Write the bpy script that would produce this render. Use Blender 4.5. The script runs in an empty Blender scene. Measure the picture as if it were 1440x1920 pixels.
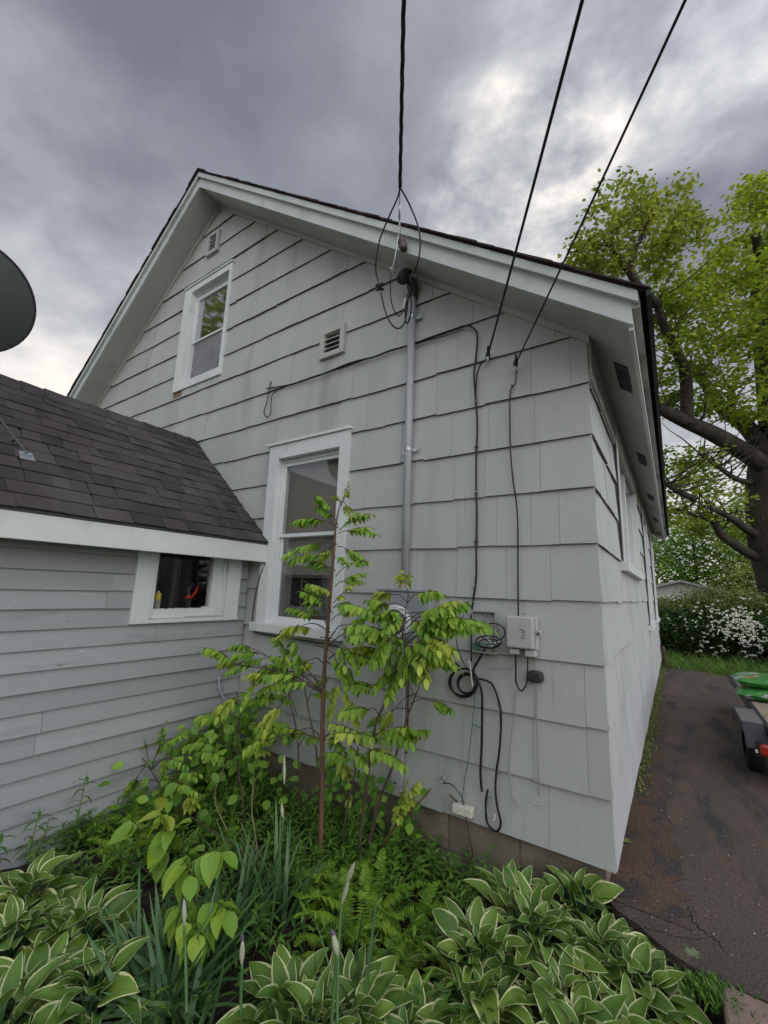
import bpy, bmesh, math, random
import numpy as np
from mathutils import Vector, Matrix
sc = bpy.context.scene
rd = math.radians
# ------------------------------------------------------------------ camera
FPX = 794.33
CAM = Vector((.3214, -2.4351, 1.2253))
YAW, PITCH, ROLL = -.5974, .1816, .0359
F = Vector((math.sin(YAW)*math.cos(PITCH), math.cos(YAW)*math.cos(PITCH), math.sin(PITCH)))
R0 = Vector((math.cos(YAW), -math.sin(YAW), 0)); U0 = R0.cross(F)
R = R0*math.cos(ROLL)+U0*math.sin(ROLL); U = U0*math.cos(ROLL)-R0*math.sin(ROLL)
cd = bpy.data.cameras.new('camera'); cam = bpy.data.objects.new('camera', cd); sc.collection.objects.link(cam)
cd.sensor_fit = 'HORIZONTAL'; cd.sensor_width = 36; cd.lens = FPX/1440*36; cd.clip_start = .02; cd.clip_end = 2000
cam.matrix_world = Matrix(((R.x, U.x, -F.x, CAM.x), (R.y, U.y, -F.y, CAM.y), (R.z, U.z, -F.z, CAM.z), (0, 0, 0, 1)))
sc.camera = cam
# ------------------------------------------------------------------ world
SUN_AZ = Vector((.62, -.45, .64)).normalized()
w = bpy.data.worlds.new('World'); sc.world = w; w.use_nodes = True
nt = w.node_tree; nt.nodes.clear(); N = nt.nodes.new; L = nt.links.new
def vm(op, a=None, b=None):
    n = N('ShaderNodeVectorMath'); n.operation = op
    for i, q in enumerate((a, b)):
        if q is None: continue
        if hasattr(q, 'links'): L(q, n.inputs[i])
        else: n.inputs[i].default_value = q
    return n
def mt(op, a=None, b=None, c=None, clamp=False):
    n = N('ShaderNodeMath'); n.operation = op; n.use_clamp = clamp
    for i, q in enumerate((a, b, c)):
        if q is None: continue
        if hasattr(q, 'links'): L(q, n.inputs[i])
        else: n.inputs[i].default_value = q
    return n.outputs[0]
tc = N('ShaderNodeTexCoord').outputs['Generated']
nrm = vm('NORMALIZE', tc).outputs[0]
sx = N('ShaderNodeSeparateXYZ'); L(nrm, sx.inputs[0])
zz = mt('ADD', mt('MAXIMUM', sx.outputs[2], 0.0), .22)
cb = N('ShaderNodeCombineXYZ'); L(mt('DIVIDE', sx.outputs[0], zz), cb.inputs[0]); L(mt('DIVIDE', sx.outputs[1], zz), cb.inputs[1])
mp = N('ShaderNodeMapping'); L(cb.outputs[0], mp.inputs[0]); mp.inputs['Rotation'].default_value = (0, 0, rd(-35)); mp.inputs['Scale'].default_value = (1.0, 1.12, 1)
mp.inputs['Location'].default_value = (3.1, 1.7, 0)
def noise(vec, sc_, det, dist, rough=.5):
    n = N('ShaderNodeTexNoise'); L(vec, n.inputs['Vector']); n.inputs['Scale'].default_value = sc_
    n.inputs['Detail'].default_value = det; n.inputs['Distortion'].default_value = dist; n.inputs['Roughness'].default_value = rough
    return n.outputs['Fac']
n1 = noise(mp.outputs[0], 1.0, 7, .25, .5)
n2 = noise(mp.outputs[0], 3.1, 10, .15, .54); n3 = noise(mp.outputs[0], 8.5, 9, .3, .6)
def lobe(d, lo, hi):
    dt = vm('DOT_PRODUCT', nrm, tuple(Vector(d).normalized())).outputs['Value']
    m = N('ShaderNodeMapRange'); m.interpolation_type = 'SMOOTHSTEP'; L(dt, m.inputs[0]); m.inputs[1].default_value = lo; m.inputs[2].default_value = hi
    return m.outputs[0]
br = [lobe((-.20, .675, .71), .972, .9995), lobe((-.10, .60, .79), .978, .9995), lobe((.05, .63, .77), .975, .9995), lobe((.13, .63, .73), .97, .9995)]
bsum = mt('MULTIPLY', br[0], 1.15)
for q, k in zip(br[1:], (.42, .34, .3)): bsum = mt('ADD', bsum, mt('MULTIPLY', q, k))
pn = N('ShaderNodeMapRange'); L(n2, pn.inputs[0]); pn.inputs[1].default_value = .38; pn.inputs[2].default_value = .60
bsum = mt('MULTIPLY', bsum, mt('ADD', mt('MULTIPLY', pn.outputs[0], mt('ADD', mt('MULTIPLY', n3, 1.5), .25)), .05))
left = mt('MULTIPLY', lobe((-.84, .17, .50), .90, .998), mt('ADD', mt('MULTIPLY', n2, .5), .15))
dark = mt('MULTIPLY', lobe((-.60, .24, .76), .90, .998), .16)
f = mt('ADD', mt('ADD', mt('MULTIPLY', n1, .62), mt('ADD', mt('MULTIPLY', n2, .52), mt('MULTIPLY', n3, .13))), -.155)
f = mt('SUBTRACT', mt('ADD', f, mt('ADD', mt('MULTIPLY', bsum, .40), mt('MULTIPLY', left, .62))), dark)
hz = N('ShaderNodeMapRange'); L(sx.outputs[2], hz.inputs[0]); hz.inputs[1].default_value = .60; hz.inputs[2].default_value = .02; hz.inputs[3].default_value = 0; hz.inputs[4].default_value = .44
f = mt('ADD', f, hz.outputs[0])
cr = N('ShaderNodeValToRGB'); L(f, cr.inputs[0]); e = cr.color_ramp.elements
e[0].position = .30; e[0].color = (.20, .218, .262, 1); e[1].position = 1.0; e[1].color = (1.1, 1.04, .97, 1)
for p, c in ((.45, (.285, .305, .357, 1)), (.60, (.41, .43, .48, 1)), (.78, (.66, .67, .69, 1))):
    q = cr.color_ramp.elements.new(p); q.color = c
beh = mt('ADD', mt('MULTIPLY', lobe((.75, -.45, .65), .05, .95), 1.5), 1.0)
sc2 = vm('SCALE', cr.outputs[0]); L(beh, sc2.inputs['Scale'])
sky = N('ShaderNodeTexSky'); sky.sky_type = 'NISHITA'; sky.sun_disc = False
sky.sun_elevation = math.asin(SUN_AZ.z); sky.sun_rotation = math.atan2(SUN_AZ.x, SUN_AZ.y)
b1 = N('ShaderNodeBackground'); L(sky.outputs[0], b1.inputs[0]); b1.inputs[1].default_value = .05
b2 = N('ShaderNodeBackground'); L(sc2.outputs[0], b2.inputs[0]); b2.inputs[1].default_value = 1.0
mx = N('ShaderNodeMixShader'); mx.inputs[0].default_value = .94; L(b1.outputs[0], mx.inputs[1]); L(b2.outputs[0], mx.inputs[2])
wo = N('ShaderNodeOutputWorld'); L(mx.outputs[0], wo.inputs[0])
# ------------------------------------------------------------------ sun (diffuse light of an overcast sky)
sl = bpy.data.lights.new('sun', 'SUN'); sl.energy = .9; sl.angle = rd(70); sl.color = (1, .97, .93)
so = bpy.data.objects.new('sun', sl); sc.collection.objects.link(so); so.rotation_euler = SUN_AZ.to_track_quat('Z', 'Y').to_euler()
sc.view_settings.view_transform = 'Standard'; sc.view_settings.look = 'None'; sc.view_settings.exposure = 0; sc.view_settings.gamma = 1
# ------------------------------------------------------------------ where a photo point lies on a real plane
def ray(u, v): return F*FPX+R*(u-720)+U*(960-v)
def PL(u, v, p, n):
    d = ray(u, v); n = Vector(n); return CAM+d*((Vector(p)-CAM).dot(n)/d.dot(n))
def G(u, v, off=.03): return PL(u, v, (0, -off, 0), (0, 1, 0))      # gable wall, off metres in front of it
def S(u, v, x=0): return PL(u, v, (x, 0, 0), (1, 0, 0))
def Z(u, v, z): return PL(u, v, (0, 0, z), (0, 0, 1))
def Y(u, v, y): return PL(u, v, (0, y, 0), (0, 1, 0))
# ------------------------------------------------------------------ materials
def mat(name, c1, c2=None, scale=4, rough=.7, bump=0, bscale=40, stretch=(1, 1, 1), bstretch=None, island=0, metal=0, spec=.4, trans=0,
        spots=None, detail=6, uvmargin=None, mixlo=.35, mixhi=.65, bdist=.01):
    m = bpy.data.materials.new(name); m.use_nodes = True; t = m.node_tree; n = t.nodes; l = t.links.new; n.clear()
    o = n.new('ShaderNodeOutputMaterial'); b = n.new('ShaderNodeBsdfPrincipled')
    b.inputs['Roughness'].default_value = rough; b.inputs['Metallic'].default_value = metal; b.inputs['Specular IOR Level'].default_value = spec
    tcn = n.new('ShaderNodeTexCoord')
    def nz(s, st, det=detail, ro=.55):
        mpn = n.new('ShaderNodeMapping'); l(tcn.outputs['Object'], mpn.inputs[0]); mpn.inputs['Scale'].default_value = st
        q = n.new('ShaderNodeTexNoise'); l(mpn.outputs[0], q.inputs['Vector']); q.inputs['Scale'].default_value = s; q.inputs['Detail'].default_value = det
        q.inputs['Roughness'].default_value = ro
        return q.outputs['Fac']
    def mixc(fac, a, bb, typ='MIX'):
        q = n.new('ShaderNodeMix'); q.data_type = 'RGBA'; q.blend_type = typ
        for s_, v_ in ((q.inputs[0], fac), (q.inputs[6], a), (q.inputs[7], bb)):
            if hasattr(v_, 'links'): l(v_, s_)
            elif isinstance(v_, (int, float)): s_.default_value = v_
            else: s_.default_value = (*v_[:3], 1)
        return q.outputs[2]
    def rng(v_, a, bb, c=0., d=1.):
        q = n.new('ShaderNodeMapRange'); l(v_, q.inputs[0])
        for i_, x_ in enumerate((a, bb, c, d)): q.inputs[i_+1].default_value = x_
        return q.outputs[0]
    col = c1
    if c2: col = mixc(rng(nz(scale, stretch), mixlo, mixhi), c1, c2)
    for (cs, ss, lo, hi, st) in (spots or []):
        col = mixc(rng(nz(ss, st), lo, hi), col, cs)
    if uvmargin:
        uv = n.new('ShaderNodeUVMap'); sp = n.new('ShaderNodeSeparateXYZ'); l(uv.outputs[0], sp.inputs[0])
        a = n.new('ShaderNodeMath'); a.operation = 'ABSOLUTE'; l(sp.outputs[0], a.inputs[0])
        ad = n.new('ShaderNodeMath'); ad.operation = 'MULTIPLY_ADD'; l(nz(28, (1, 1, 1), 3), ad.inputs[0]); ad.inputs[1].default_value = .34; l(a.outputs[0], ad.inputs[2])
        if uvmargin[0]: col = mixc(rng(ad.outputs[0], uvmargin[1], uvmargin[1]+.07), col, uvmargin[0])
        wv = n.new('ShaderNodeMath'); wv.operation = 'SINE'
        m2 = n.new('ShaderNodeMath'); m2.operation = 'MULTIPLY'; l(sp.outputs[0], m2.inputs[0]); m2.inputs[1].default_value = 30; l(m2.outputs[0], wv.inputs[0])
    if island:
        g = n.new('ShaderNodeNewGeometry'); r_ = rng(g.outputs['Random Per Island'], 0, 1, 1-island, 1+island)
        hv = n.new('ShaderNodeHueSaturation'); l(r_, hv.inputs['Value'])
        if hasattr(col, 'links'): l(col, hv.inputs['Color'])
        else: hv.inputs['Color'].default_value = (*col[:3], 1)
        if trans: 
            r2 = rng(g.outputs['Random Per Island'], 0, 1, .5+.016, .5-.022); l(r2, hv.inputs['Hue'])
        col = hv.outputs[0]
    if hasattr(col, 'links'): l(col, b.inputs['Base Color'])
    else: b.inputs['Base Color'].default_value = (*col[:3], 1)
    if bump:
        bp = n.new('ShaderNodeBump'); bp.inputs['Strength'].default_value = bump; bp.inputs['Distance'].default_value = bdist
        l(nz(bscale, bstretch or stretch, 5), bp.inputs['Height']); l(bp.outputs[0], b.inputs['Normal'])
        if uvmargin:
            bp2 = n.new('ShaderNodeBump'); bp2.inputs['Strength'].default_value = .3; bp2.inputs['Distance'].default_value = .0012
            l(wv.outputs[0], bp2.inputs['Height']); l(bp.outputs[0], bp2.inputs['Normal']); l(bp2.outputs[0], b.inputs['Normal'])
    if trans:
        tr = n.new('ShaderNodeBsdfTranslucent'); ms = n.new('ShaderNodeMixShader'); ms.inputs[0].default_value = trans
        q = mixc(1.0, col, (1.15, 1.2, .55), 'MULTIPLY'); l(q, tr.inputs[0])
        l(b.outputs[0], ms.inputs[1]); l(tr.outputs[0], ms.inputs[2]); l(ms.outputs[0], o.inputs[0])
    else: l(b.outputs[0], o.inputs[0])
    return m
def glassmat(name, tint=(1, 1, 1), base=.04):
    m = bpy.data.materials.new(name); m.use_nodes = True; t = m.node_tree; n = t.nodes; l = t.links.new; n.clear()
    o = n.new('ShaderNodeOutputMaterial'); g = n.new('ShaderNodeBsdfGlossy'); g.inputs['Roughness'].default_value = .045; g.inputs[0].default_value = (.95, .97, 1, 1)
    tr = n.new('ShaderNodeBsdfTransparent'); tr.inputs[0].default_value = (*tint, 1)
    fr = n.new('ShaderNodeLayerWeight'); fr.inputs[0].default_value = .5; pw_ = n.new('ShaderNodeMath'); pw_.operation = 'POWER'; l(fr.outputs['Facing'], pw_.inputs[0]); pw_.inputs[1].default_value = 2.6
    ad = n.new('ShaderNodeMath'); ad.operation = 'ADD'; ad.use_clamp = True; l(pw_.outputs[0], ad.inputs[0]); ad.inputs[1].default_value = base
    ms = n.new('ShaderNodeMixShader'); l(ad.outputs[0], ms.inputs[0]); l(tr.outputs[0], ms.inputs[1]); l(g.outputs[0], ms.inputs[2]); l(ms.outputs[0], o.inputs[0])
    return m
M = {}
M['gsiding'] = mat('painted_shingle_front', (.418, .432, .421), (.452, .466, .455), 3, .62, .3, 26, (1, 1, .35), (5.5, 1, .06), island=.035, spec=.3,
                   spots=[((.31, .325, .31), 1.3, .55, .78, (2.2, 1, .45)), ((.30, .305, .29), 8, .66, .80, (3, 1, .25)), ((.52, .53, .52), 45, .74, .77, (1, 1, 1)), ((.20, .19, .18), 120, .77, .79, (1, 1, 1))], bdist=.006)
M['ssiding'] = mat('painted_shingle_side', (.46, .475, .48), (.50, .51, .515), 3, .62, .3, 26, (1, 1, .35), (1, 5.5, .06), island=.03, spec=.3,
                   spots=[((.36, .35, .35), 2, .6, .8, (1, 1, .6))], bdist=.006)
M['clap'] = mat('painted_clapboard', (.355, .37, .38), (.325, .34, .35), 2, .6, .5, 30, (1, .3, 1), (1, .12, 2.2), island=.09, spec=.3,
                spots=[((.25, .26, .265), 6, .60, .75, (1, .3, 1.4)), ((.55, .55, .56), 30, .70, .75, (1, .5, 2)), ((.20, .19, .18), 22, .70, .76, (1, .3, 1.5))], bdist=.004)
M['butt'] = mat('weathered_shadow_butt', (.085, .075, .07), (.15, .13, .12), 14, .9)  # weathered board butts, darkened to paint in the shadow line under each course
M['white'] = mat('white_trim_paint', (.61, .645, .645), (.68, .71, .71), 3, .5, .3, 60, (1, 1, 1), island=0, spec=.4, spots=[((.42, .43, .41), 3.5, .62, .82, (1, 1, 1))], bdist=.002)
M['fascia'] = mat('fascia_paint', (.49, .53, .52), (.56, .60, .595), 2.2, .55, .3, 50, spec=.35, spots=[((.34, .37, .36), 1.6, .56, .75, (1, 1, 1)), ((.25, .25, .24), 14, .7, .8, (1, 1, 1))], bdist=.002)
M['soffit'] = mat('soffit_board', (.43, .435, .41), (.48, .48, .455), 1.8, .7, .3, 40, spec=.2, spots=[((.30, .295, .27), 1.3, .55, .75, (1, 1, 1))], bdist=.003)
M['frieze'] = mat('weathered_frieze', (.33, .31, .29), (.42, .40, .37), 3, .8, .6, 30, bstretch=(1, .2, 3), spots=[((.5, .5, .48), 6, .6, .7, (1, .3, 4))], bdist=.006)
M['trimw'] = mat('gutter_trim', (.33, .33, .32), (.50, .51, .50), 5, .7, .4, 30, (1, .3, 1), spec=.2, spots=[((.13, .12, .12), 4, .5, .7, (1, .4, 1))])
M['roof'] = mat('asphalt_shingle', (.060, .052, .052), (.084, .075, .075), 1.6, .95, 1.0, 380, island=.26, spec=.15, detail=3, bdist=.004, spots=[((.10, .095, .1), 420, .62, .72, (1, 1, 1))])
M['roofbrown'] = mat('brown_shingle_edge', (.065, .048, .044), (.045, .036, .036), 3, .95, .8, 200, island=.3, spec=.15)
M['backing'] = mat('wall_sheathing', (.10, .10, .10))
M['block'] = mat('concrete_block', (.27, .225, .175), (.20, .17, .135), 5, .9, .6, 60, spec=.2, island=.06, spots=[((.12, .10, .08), 2.5, .5, .75, (1, 1, 2)), ((.33, .29, .25), 12, .65, .75, (1, 1, 1))])
M['mortar'] = mat('mortar', (.21, .19, .165), (.15, .14, .12), 12, .95)
M['wood'] = mat('bare_wood', (.25, .18, .11), (.17, .12, .08), 8, .8, .4, 30, (1, 1, 4))
M['sashbrown'] = mat('brown_sash', (.10, .048, .03), (.07, .035, .022), 8, .5)
M['dark'] = mat('dark_void', (.012, .012, .013), rough=.9)
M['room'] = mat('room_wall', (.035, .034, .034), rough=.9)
M['shade'] = mat('window_shade', (.34, .32, .28), (.29, .28, .25), 2, .8)
M['screen'] = mat('insect_screen', (.16, .16, .17), (.22, .22, .23), 4, .6, spots=[((.30, .30, .32), 7, .52, .75, (1, 1, 1))])
M['glass'] = glassmat('window_glass', (.9, .9, .9), .05)
M['glassr'] = glassmat('upper_window_glass', (.85, .85, .85), .22)
M['glassd'] = glassmat('shed_glass', (.95, .95, .95), .02)
M['conduit'] = mat('painted_conduit', (.36, .37, .395), (.42, .43, .45), 6, .45, .2, 60, spec=.5, spots=[((.28, .24, .2), 9, .7, .78, (1, 1, .3))])
M['galv'] = mat('galvanised_steel', (.55, .58, .6), (.42, .45, .47), 20, .35, metal=.8)
M['boxgrey'] = mat('grey_steel_box', (.24, .265, .29), (.30, .32, .34), 7, .5, .1, 40)
M['plasticg'] = mat('grey_plastic_box', (.42, .42, .41), (.47, .47, .46), 6, .5, .15, 90)
M['openbox'] = mat('open_box_grey', (.38, .385, .375), (.33, .335, .33), 12, .6)
M['cream'] = mat('cream_plastic', (.70, .68, .60), (.62, .60, .53), 15, .5)
M['black'] = mat('black_cable', (.012, .012, .014), rough=.5, spec=.4)
M['blackm'] = mat('black_weathered', (.03, .03, .033), (.05, .05, .055), 20, .6, .3, 60)
M['greyw'] = mat('painted_over_wire', (.31, .32, .31), rough=.6)
M['greenw'] = mat('green_wire', (.03, .17, .12), rough=.5)
M['red'] = mat('red_plastic', (.55, .03, .02), rough=.3)
M['redlens'] = mat('red_lens', (.28, .015, .012), (.35, .02, .015), 30, .25, spec=.6)
M['bluew'] = mat('pale_blue_wire', (.45, .52, .6), rough=.5)
M['porc'] = mat('brown_porcelain', (.07, .05, .05), (.10, .07, .065), 20, .35)
M['clearglass'] = mat('meter_glass', (.09, .09, .09), (.16, .16, .15), 30, .35, spec=.4)
M['yellow'] = mat('yellow_plastic', (.75, .6, .04), rough=.4)
M['dish'] = mat('dish_grey', (.06, .075, .075), (.075, .088, .088), 4, .55, .1, 60)
M['dishrim'] = mat('dish_rim', (.05, .04, .05), rough=.5)
M['bark'] = mat('oak_bark', (.075, .062, .05), (.038, .032, .027), 3, .95, 1.0, 5, (1, 1, .35), (4, 4, .8), bdist=.08)
M['twig'] = mat('sapling_bark', (.17, .085, .05), (.11, .06, .038), 12, .7, .4, 60, (1, 1, .5))
M['twigd'] = mat('dark_twig', (.065, .042, .032), (.10, .07, .05), 12, .75)
M['dry'] = mat('dry_stick', (.38, .28, .18), (.28, .20, .13), 12, .8)
M['sleaf'] = mat('sapling_leaf', (.20, .37, .05), (.28, .46, .055), 5, .45, .15, 60, island=.25, trans=.3, spec=.35, uvmargin=(None, 1))
M['sleafy'] = mat('young_leaf', (.36, .50, .07), (.42, .50, .08), 5, .45, .15, 60, island=.2, trans=.3, spec=.35)
M['hosta'] = mat('hosta_leaf', (.095, .19, .028), (.14, .25, .04), 6, .45, .2, 40, island=.25, trans=.15, spec=.35, uvmargin=((.58, .62, .32), .96), spots=[((.20, .13, .06), 60, .74, .78, (1, 1, 1)), ((.05, .10, .02), 5, .55, .75, (1, 1, 1))])
M['iris'] = mat('iris_leaf', (.06, .145, .05), (.09, .19, .065), 6, .42, .1, 40, island=.3, trans=.12, spec=.4)
M['bud'] = mat('iris_bud', (.34, .40, .22), (.42, .38, .33), 20, .6, island=.1)
M['budp'] = mat('iris_bud_tip', (.16, .09, .26), rough=.6)
M['fern'] = mat('fern_frond', (.15, .30, .03), (.21, .37, .04), 5, .5, island=.25, trans=.3, spec=.3)
M['lily'] = mat('dark_ground_leaf', (.075, .18, .028), (.12, .24, .038), 5, .45, island=.4, trans=.15, spec=.4)
M['vine'] = mat('creeper_leaf', (.12, .28, .035), (.19, .36, .045), 5, .45, island=.35, trans=.25, spec=.35)
M['grass'] = mat('grass_blade', (.07, .17, .025), (.11, .21, .03), 3, .6, island=.35, trans=.25)
M['moss'] = mat('weed_leaf', (.15, .21, .06), (.20, .23, .08), 5, .6, island=.35, trans=.15)
M['oakleaf'] = mat('oak_leaf', (.23, .33, .055), (.37, .46, .085), .8, .5, island=.4, trans=.5, spec=.3)
M['oakleaf2'] = mat('oak_leaf_bronze', (.22, .28, .06), (.33, .37, .09), .8, .5, island=.4, trans=.5, spec=.3)
M['farleaf'] = mat('far_tree_leaf', (.17, .32, .06), (.25, .39, .08), .4, .6, island=.4, trans=.3)
M['farleaf2'] = mat('far_olive_leaf', (.21, .28, .06), (.26, .32, .08), .4, .6, island=.35, trans=.3)
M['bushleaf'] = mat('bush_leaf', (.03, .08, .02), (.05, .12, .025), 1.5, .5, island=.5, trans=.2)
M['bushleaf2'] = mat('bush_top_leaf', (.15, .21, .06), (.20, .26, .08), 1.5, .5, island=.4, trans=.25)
M['blossom'] = mat('white_blossom', (.78, .76, .66), rough=.7, island=.12)
M['soil'] = mat('garden_soil', (.055, .038, .028), (.03, .022, .018), 6, .95, 1, 40, bdist=.03)
M['lawn'] = mat('lawn_ground', (.06, .10, .03), (.11, .10, .05), 1.2, .95, .8, 20, bdist=.03)
M['slab'] = mat('old_concrete', (.26, .19, .15), (.20, .15, .12), 6, .9, .5, 80, spots=[((.10, .09, .07), 9, .6, .75, (1, 1, 1))])
M['asphalt'] = mat('driveway_asphalt', (.112, .087, .072), (.082, .068, .060), .9, .85, 1.0, 75, island=0, spec=.25, mixlo=.4, mixhi=.6, bdist=.012, detail=8,
                   spots=[((.135, .095, .070), 3.1, .50, .66, (1.6, .6, 1)), ((.050, .050, .052), 2.6, .54, .64, (2.0, .45, 1)), ((.12, .10, .09), 55, .60, .72, (1, 1, 1)), ((.02, .018, .018), 85, .60, .68, (1, 1, 1)), ((.16, .14, .12), 160, .68, .74, (1, 1, 1))])
M['dirt'] = mat('washed_brown_dirt', (.115, .072, .048), (.075, .052, .040), 5, .95, 1.0, 60, bdist=.015, spots=[((.05, .045, .045), 9, .5, .6, (1, .6, 1)), ((.17, .13, .09), 70, .62, .70, (1, 1, 1))])
M['stone'] = mat('pale_gravel', (.45, .42, .36), (.30, .27, .24), 30, .8, island=.3)
M['deck'] = mat('trailer_plywood', (.36, .30, .22), (.27, .22, .16), 6, .8, .4, 20, (1, .15, 1), spots=[((.16, .13, .1), 5, .6, .75, (1, .3, 1))])
M['trailer'] = mat('black_trailer_steel', (.018, .018, .02), (.03, .03, .033), 12, .5, .3, 60)
M['fender'] = mat('grey_black_fender', (.035, .036, .041), (.05, .052, .058), 9, .55, .6, 120)
M['fendtop'] = mat('pale_fender_top', (.17, .165, .155), (.13, .125, .12), 9, .7, .4, 120)  # flat fender top, paler and browner than the fender sides
M['tyre'] = mat('tyre_rubber', (.010, .010, .011), rough=.85)
M['bag'] = mat('green_bag', (.06, .26, .05), (.045, .21, .04), 5, .3, .8, 12, spec=.5, bdist=.02, spots=[((.35, .38, .36), 6, .56, .59, (1, 1, 1)), ((.55, .14, .06), 9, .63, .66, (1, 1, 1)), ((.55, .6, .55), 12, .64, .66, (1, 1, 1))])
M['farwall'] = mat('far_siding', (.50, .49, .45), rough=.8)
M['farroof'] = mat('far_roof', (.30, .31, .29), rough=.9)
M['tan'] = mat('tan_stucco', (.42, .36, .29), (.38, .33, .27), 2, .9)
M['carpaint'] = mat('white_car_paint', (.7, .72, .74), rough=.3)
# ------------------------------------------------------------------ mesh building
class MB:
    def __init__(s): s.v = []; s.f = []; s.uv = []
    def quad(s, a, b, c, d, uv=None):
        i = len(s.v); s.v += [tuple(a), tuple(b), tuple(c), tuple(d)]; s.f.append((i, i+1, i+2, i+3)); s.uv.append(uv)
    def poly(s, pts):
        i = len(s.v); s.v += [tuple(p) for p in pts]; s.f.append(tuple(range(i, i+len(pts)))); s.uv.append(None)
    def mesh(s, vs, fs, uvs=None):
        i = len(s.v); s.v += [tuple(p) for p in vs]; s.f += [tuple(q+i for q in f_) for f_ in fs]; s.uv += (uvs or [None]*len(fs))
    def box(s, x0, x1, y0, y1, z0, z1):
        s.hexa([(x0, y0, z0), (x1, y0, z0), (x1, y1, z0), (x0, y1, z0), (x0, y0, z1), (x1, y0, z1), (x1, y1, z1), (x0, y1, z1)])
    def hexa(s, p): s.mesh(p, [(0, 3, 2, 1), (4, 5, 6, 7), (0, 1, 5, 4), (1, 2, 6, 5), (2, 3, 7, 6), (3, 0, 4, 7)])
    def prism(s, pts, d):
        d = Vector(d); n = len(pts); a = [Vector(p) for p in pts]; b = [p+d for p in a]
        s.mesh(a+b, [tuple(range(n))[::-1], tuple(range(n, 2*n))]+[(i, (i+1) % n, (i+1) % n+n, i+n) for i in range(n)])
    def tube(s, pts, rad, seg=8, cap=True):
        pts = [Vector(p) for p in pts]; n = len(pts)
        if not hasattr(rad, '__len__'): rad = [rad]*n
        elif len(rad) == 2 and n != 2: rad = [rad[0]+(rad[1]-rad[0])*i/(n-1) for i in range(n)]
        vs = []; fs = []; up = Vector((.12, .31, .94))
        for i, p in enumerate(pts):
            t = (pts[min(i+1, n-1)]-pts[max(i-1, 0)])
            if t.length < 1e-9: t = Vector((0, 0, 1))
            t.normalize(); a = up-t*up.dot(t)
            if a.length < .15: a = Vector((1, 0, 0)); a = a-t*a.dot(t)
            a.normalize(); up = a; b = t.cross(a)
            for k in range(seg):
                q = 2*math.pi*k/seg; vs.append(p+(a*math.cos(q)+b*math.sin(q))*rad[i])
        for i in range(n-1):
            for k in range(seg):
                k2 = (k+1) % seg; fs.append((i*seg+k, i*seg+k2, (i+1)*seg+k2, (i+1)*seg+k))
        if cap: fs += [tuple(range(seg))[::-1], tuple(range((n-1)*seg, n*seg))]
        s.mesh(vs, fs)
    def lathe(s, o, axis, prof, seg=20):
        o = Vector(o); ax = Vector(axis).normalized(); a = ax.orthogonal().normalized(); b = ax.cross(a); vs = []; fs = []
        for (h_, r_) in prof:
            for k in range(seg):
                q = 2*math.pi*k/seg; vs.append(o+ax*h_+(a*math.cos(q)+b*math.sin(q))*r_)
        for i in range(len(prof)-1):
            for k in range(seg):
                k2 = (k+1) % seg; fs.append((i*seg+k, i*seg+k2, (i+1)*seg+k2, (i+1)*seg+k))
        s.mesh(vs, fs)
    def build(s, name, m, parent=None, smooth=False, clip=None, kind=None, label=None, bevel=0, recalc=False, sub=0, butt=None):
        me = bpy.data.meshes.new(name); me.from_pydata(s.v, [], s.f)
        if any(u is not None for u in s.uv):
            ul = me.uv_layers.new(name='UVMap'); buf = []
            for f_, u in zip(s.f, s.uv):
                buf += list(u) if u is not None else [(0, 0)]*len(f_)
            ul.data.foreach_set('uv', np.array(buf, 'f').ravel())
        if butt:
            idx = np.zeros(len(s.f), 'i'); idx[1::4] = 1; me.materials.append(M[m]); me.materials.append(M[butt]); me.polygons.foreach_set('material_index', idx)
        if clip or recalc:
            bm = bmesh.new(); bm.from_mesh(me)
            for (p, nn) in (clip or []):
                bmesh.ops.bisect_plane(bm, geom=bm.verts[:]+bm.edges[:]+bm.faces[:], plane_co=p, plane_no=nn, clear_outer=True)
            if recalc: bmesh.ops.recalc_face_normals(bm, faces=bm.faces[:])
            bm.to_mesh(me); bm.free()
        if smooth: me.shade_smooth()
        if not butt: me.materials.append(m if not isinstance(m, str) else M[m])
        me.update()
        o = bpy.data.objects.new(name, me); sc.collection.objects.link(o)
        if bevel:
            b = o.modifiers.new('bevel', 'BEVEL'); b.width = bevel; b.segments = 2; b.limit_method = 'ANGLE'
        if sub:
            b = o.modifiers.new('sub', 'SUBSURF'); b.levels = sub; b.render_levels = sub
        if parent: o.parent = parent
        if kind: o['kind'] = kind
        if label: o['label'] = label
        return o
def tag(o, label, cat, group=None, kind=None):
    o['label'] = label; o['category'] = cat
    if group: o['group'] = group
    if kind: o['kind'] = kind
    return o
def thing(name, label, cat, loc=(0, 0, 0), group=None):
    o = bpy.data.objects.new(name, None); sc.collection.objects.link(o); o.empty_display_size = .1
    return tag(o, label, cat, group)
def structure(mb, name, m, **k):
    return mb.build(name, m, kind='structure', **k)
def smoothpath(pts, n=6):
    P = [Vector(p) for p in pts]; out = []
    for i in range(len(P)-1):
        p0 = P[max(i-1, 0)]; p1 = P[i]; p2 = P[i+1]; p3 = P[min(i+2, len(P)-1)]
        for k in range(n):
            t = k/n; out.append(.5*((2*p1)+(p2-p0)*t+(2*p0-5*p1+4*p2-p3)*t*t+(3*p1-p0-3*p2+p3)*t*t*t))
    out.append(P[-1]); return out
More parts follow.
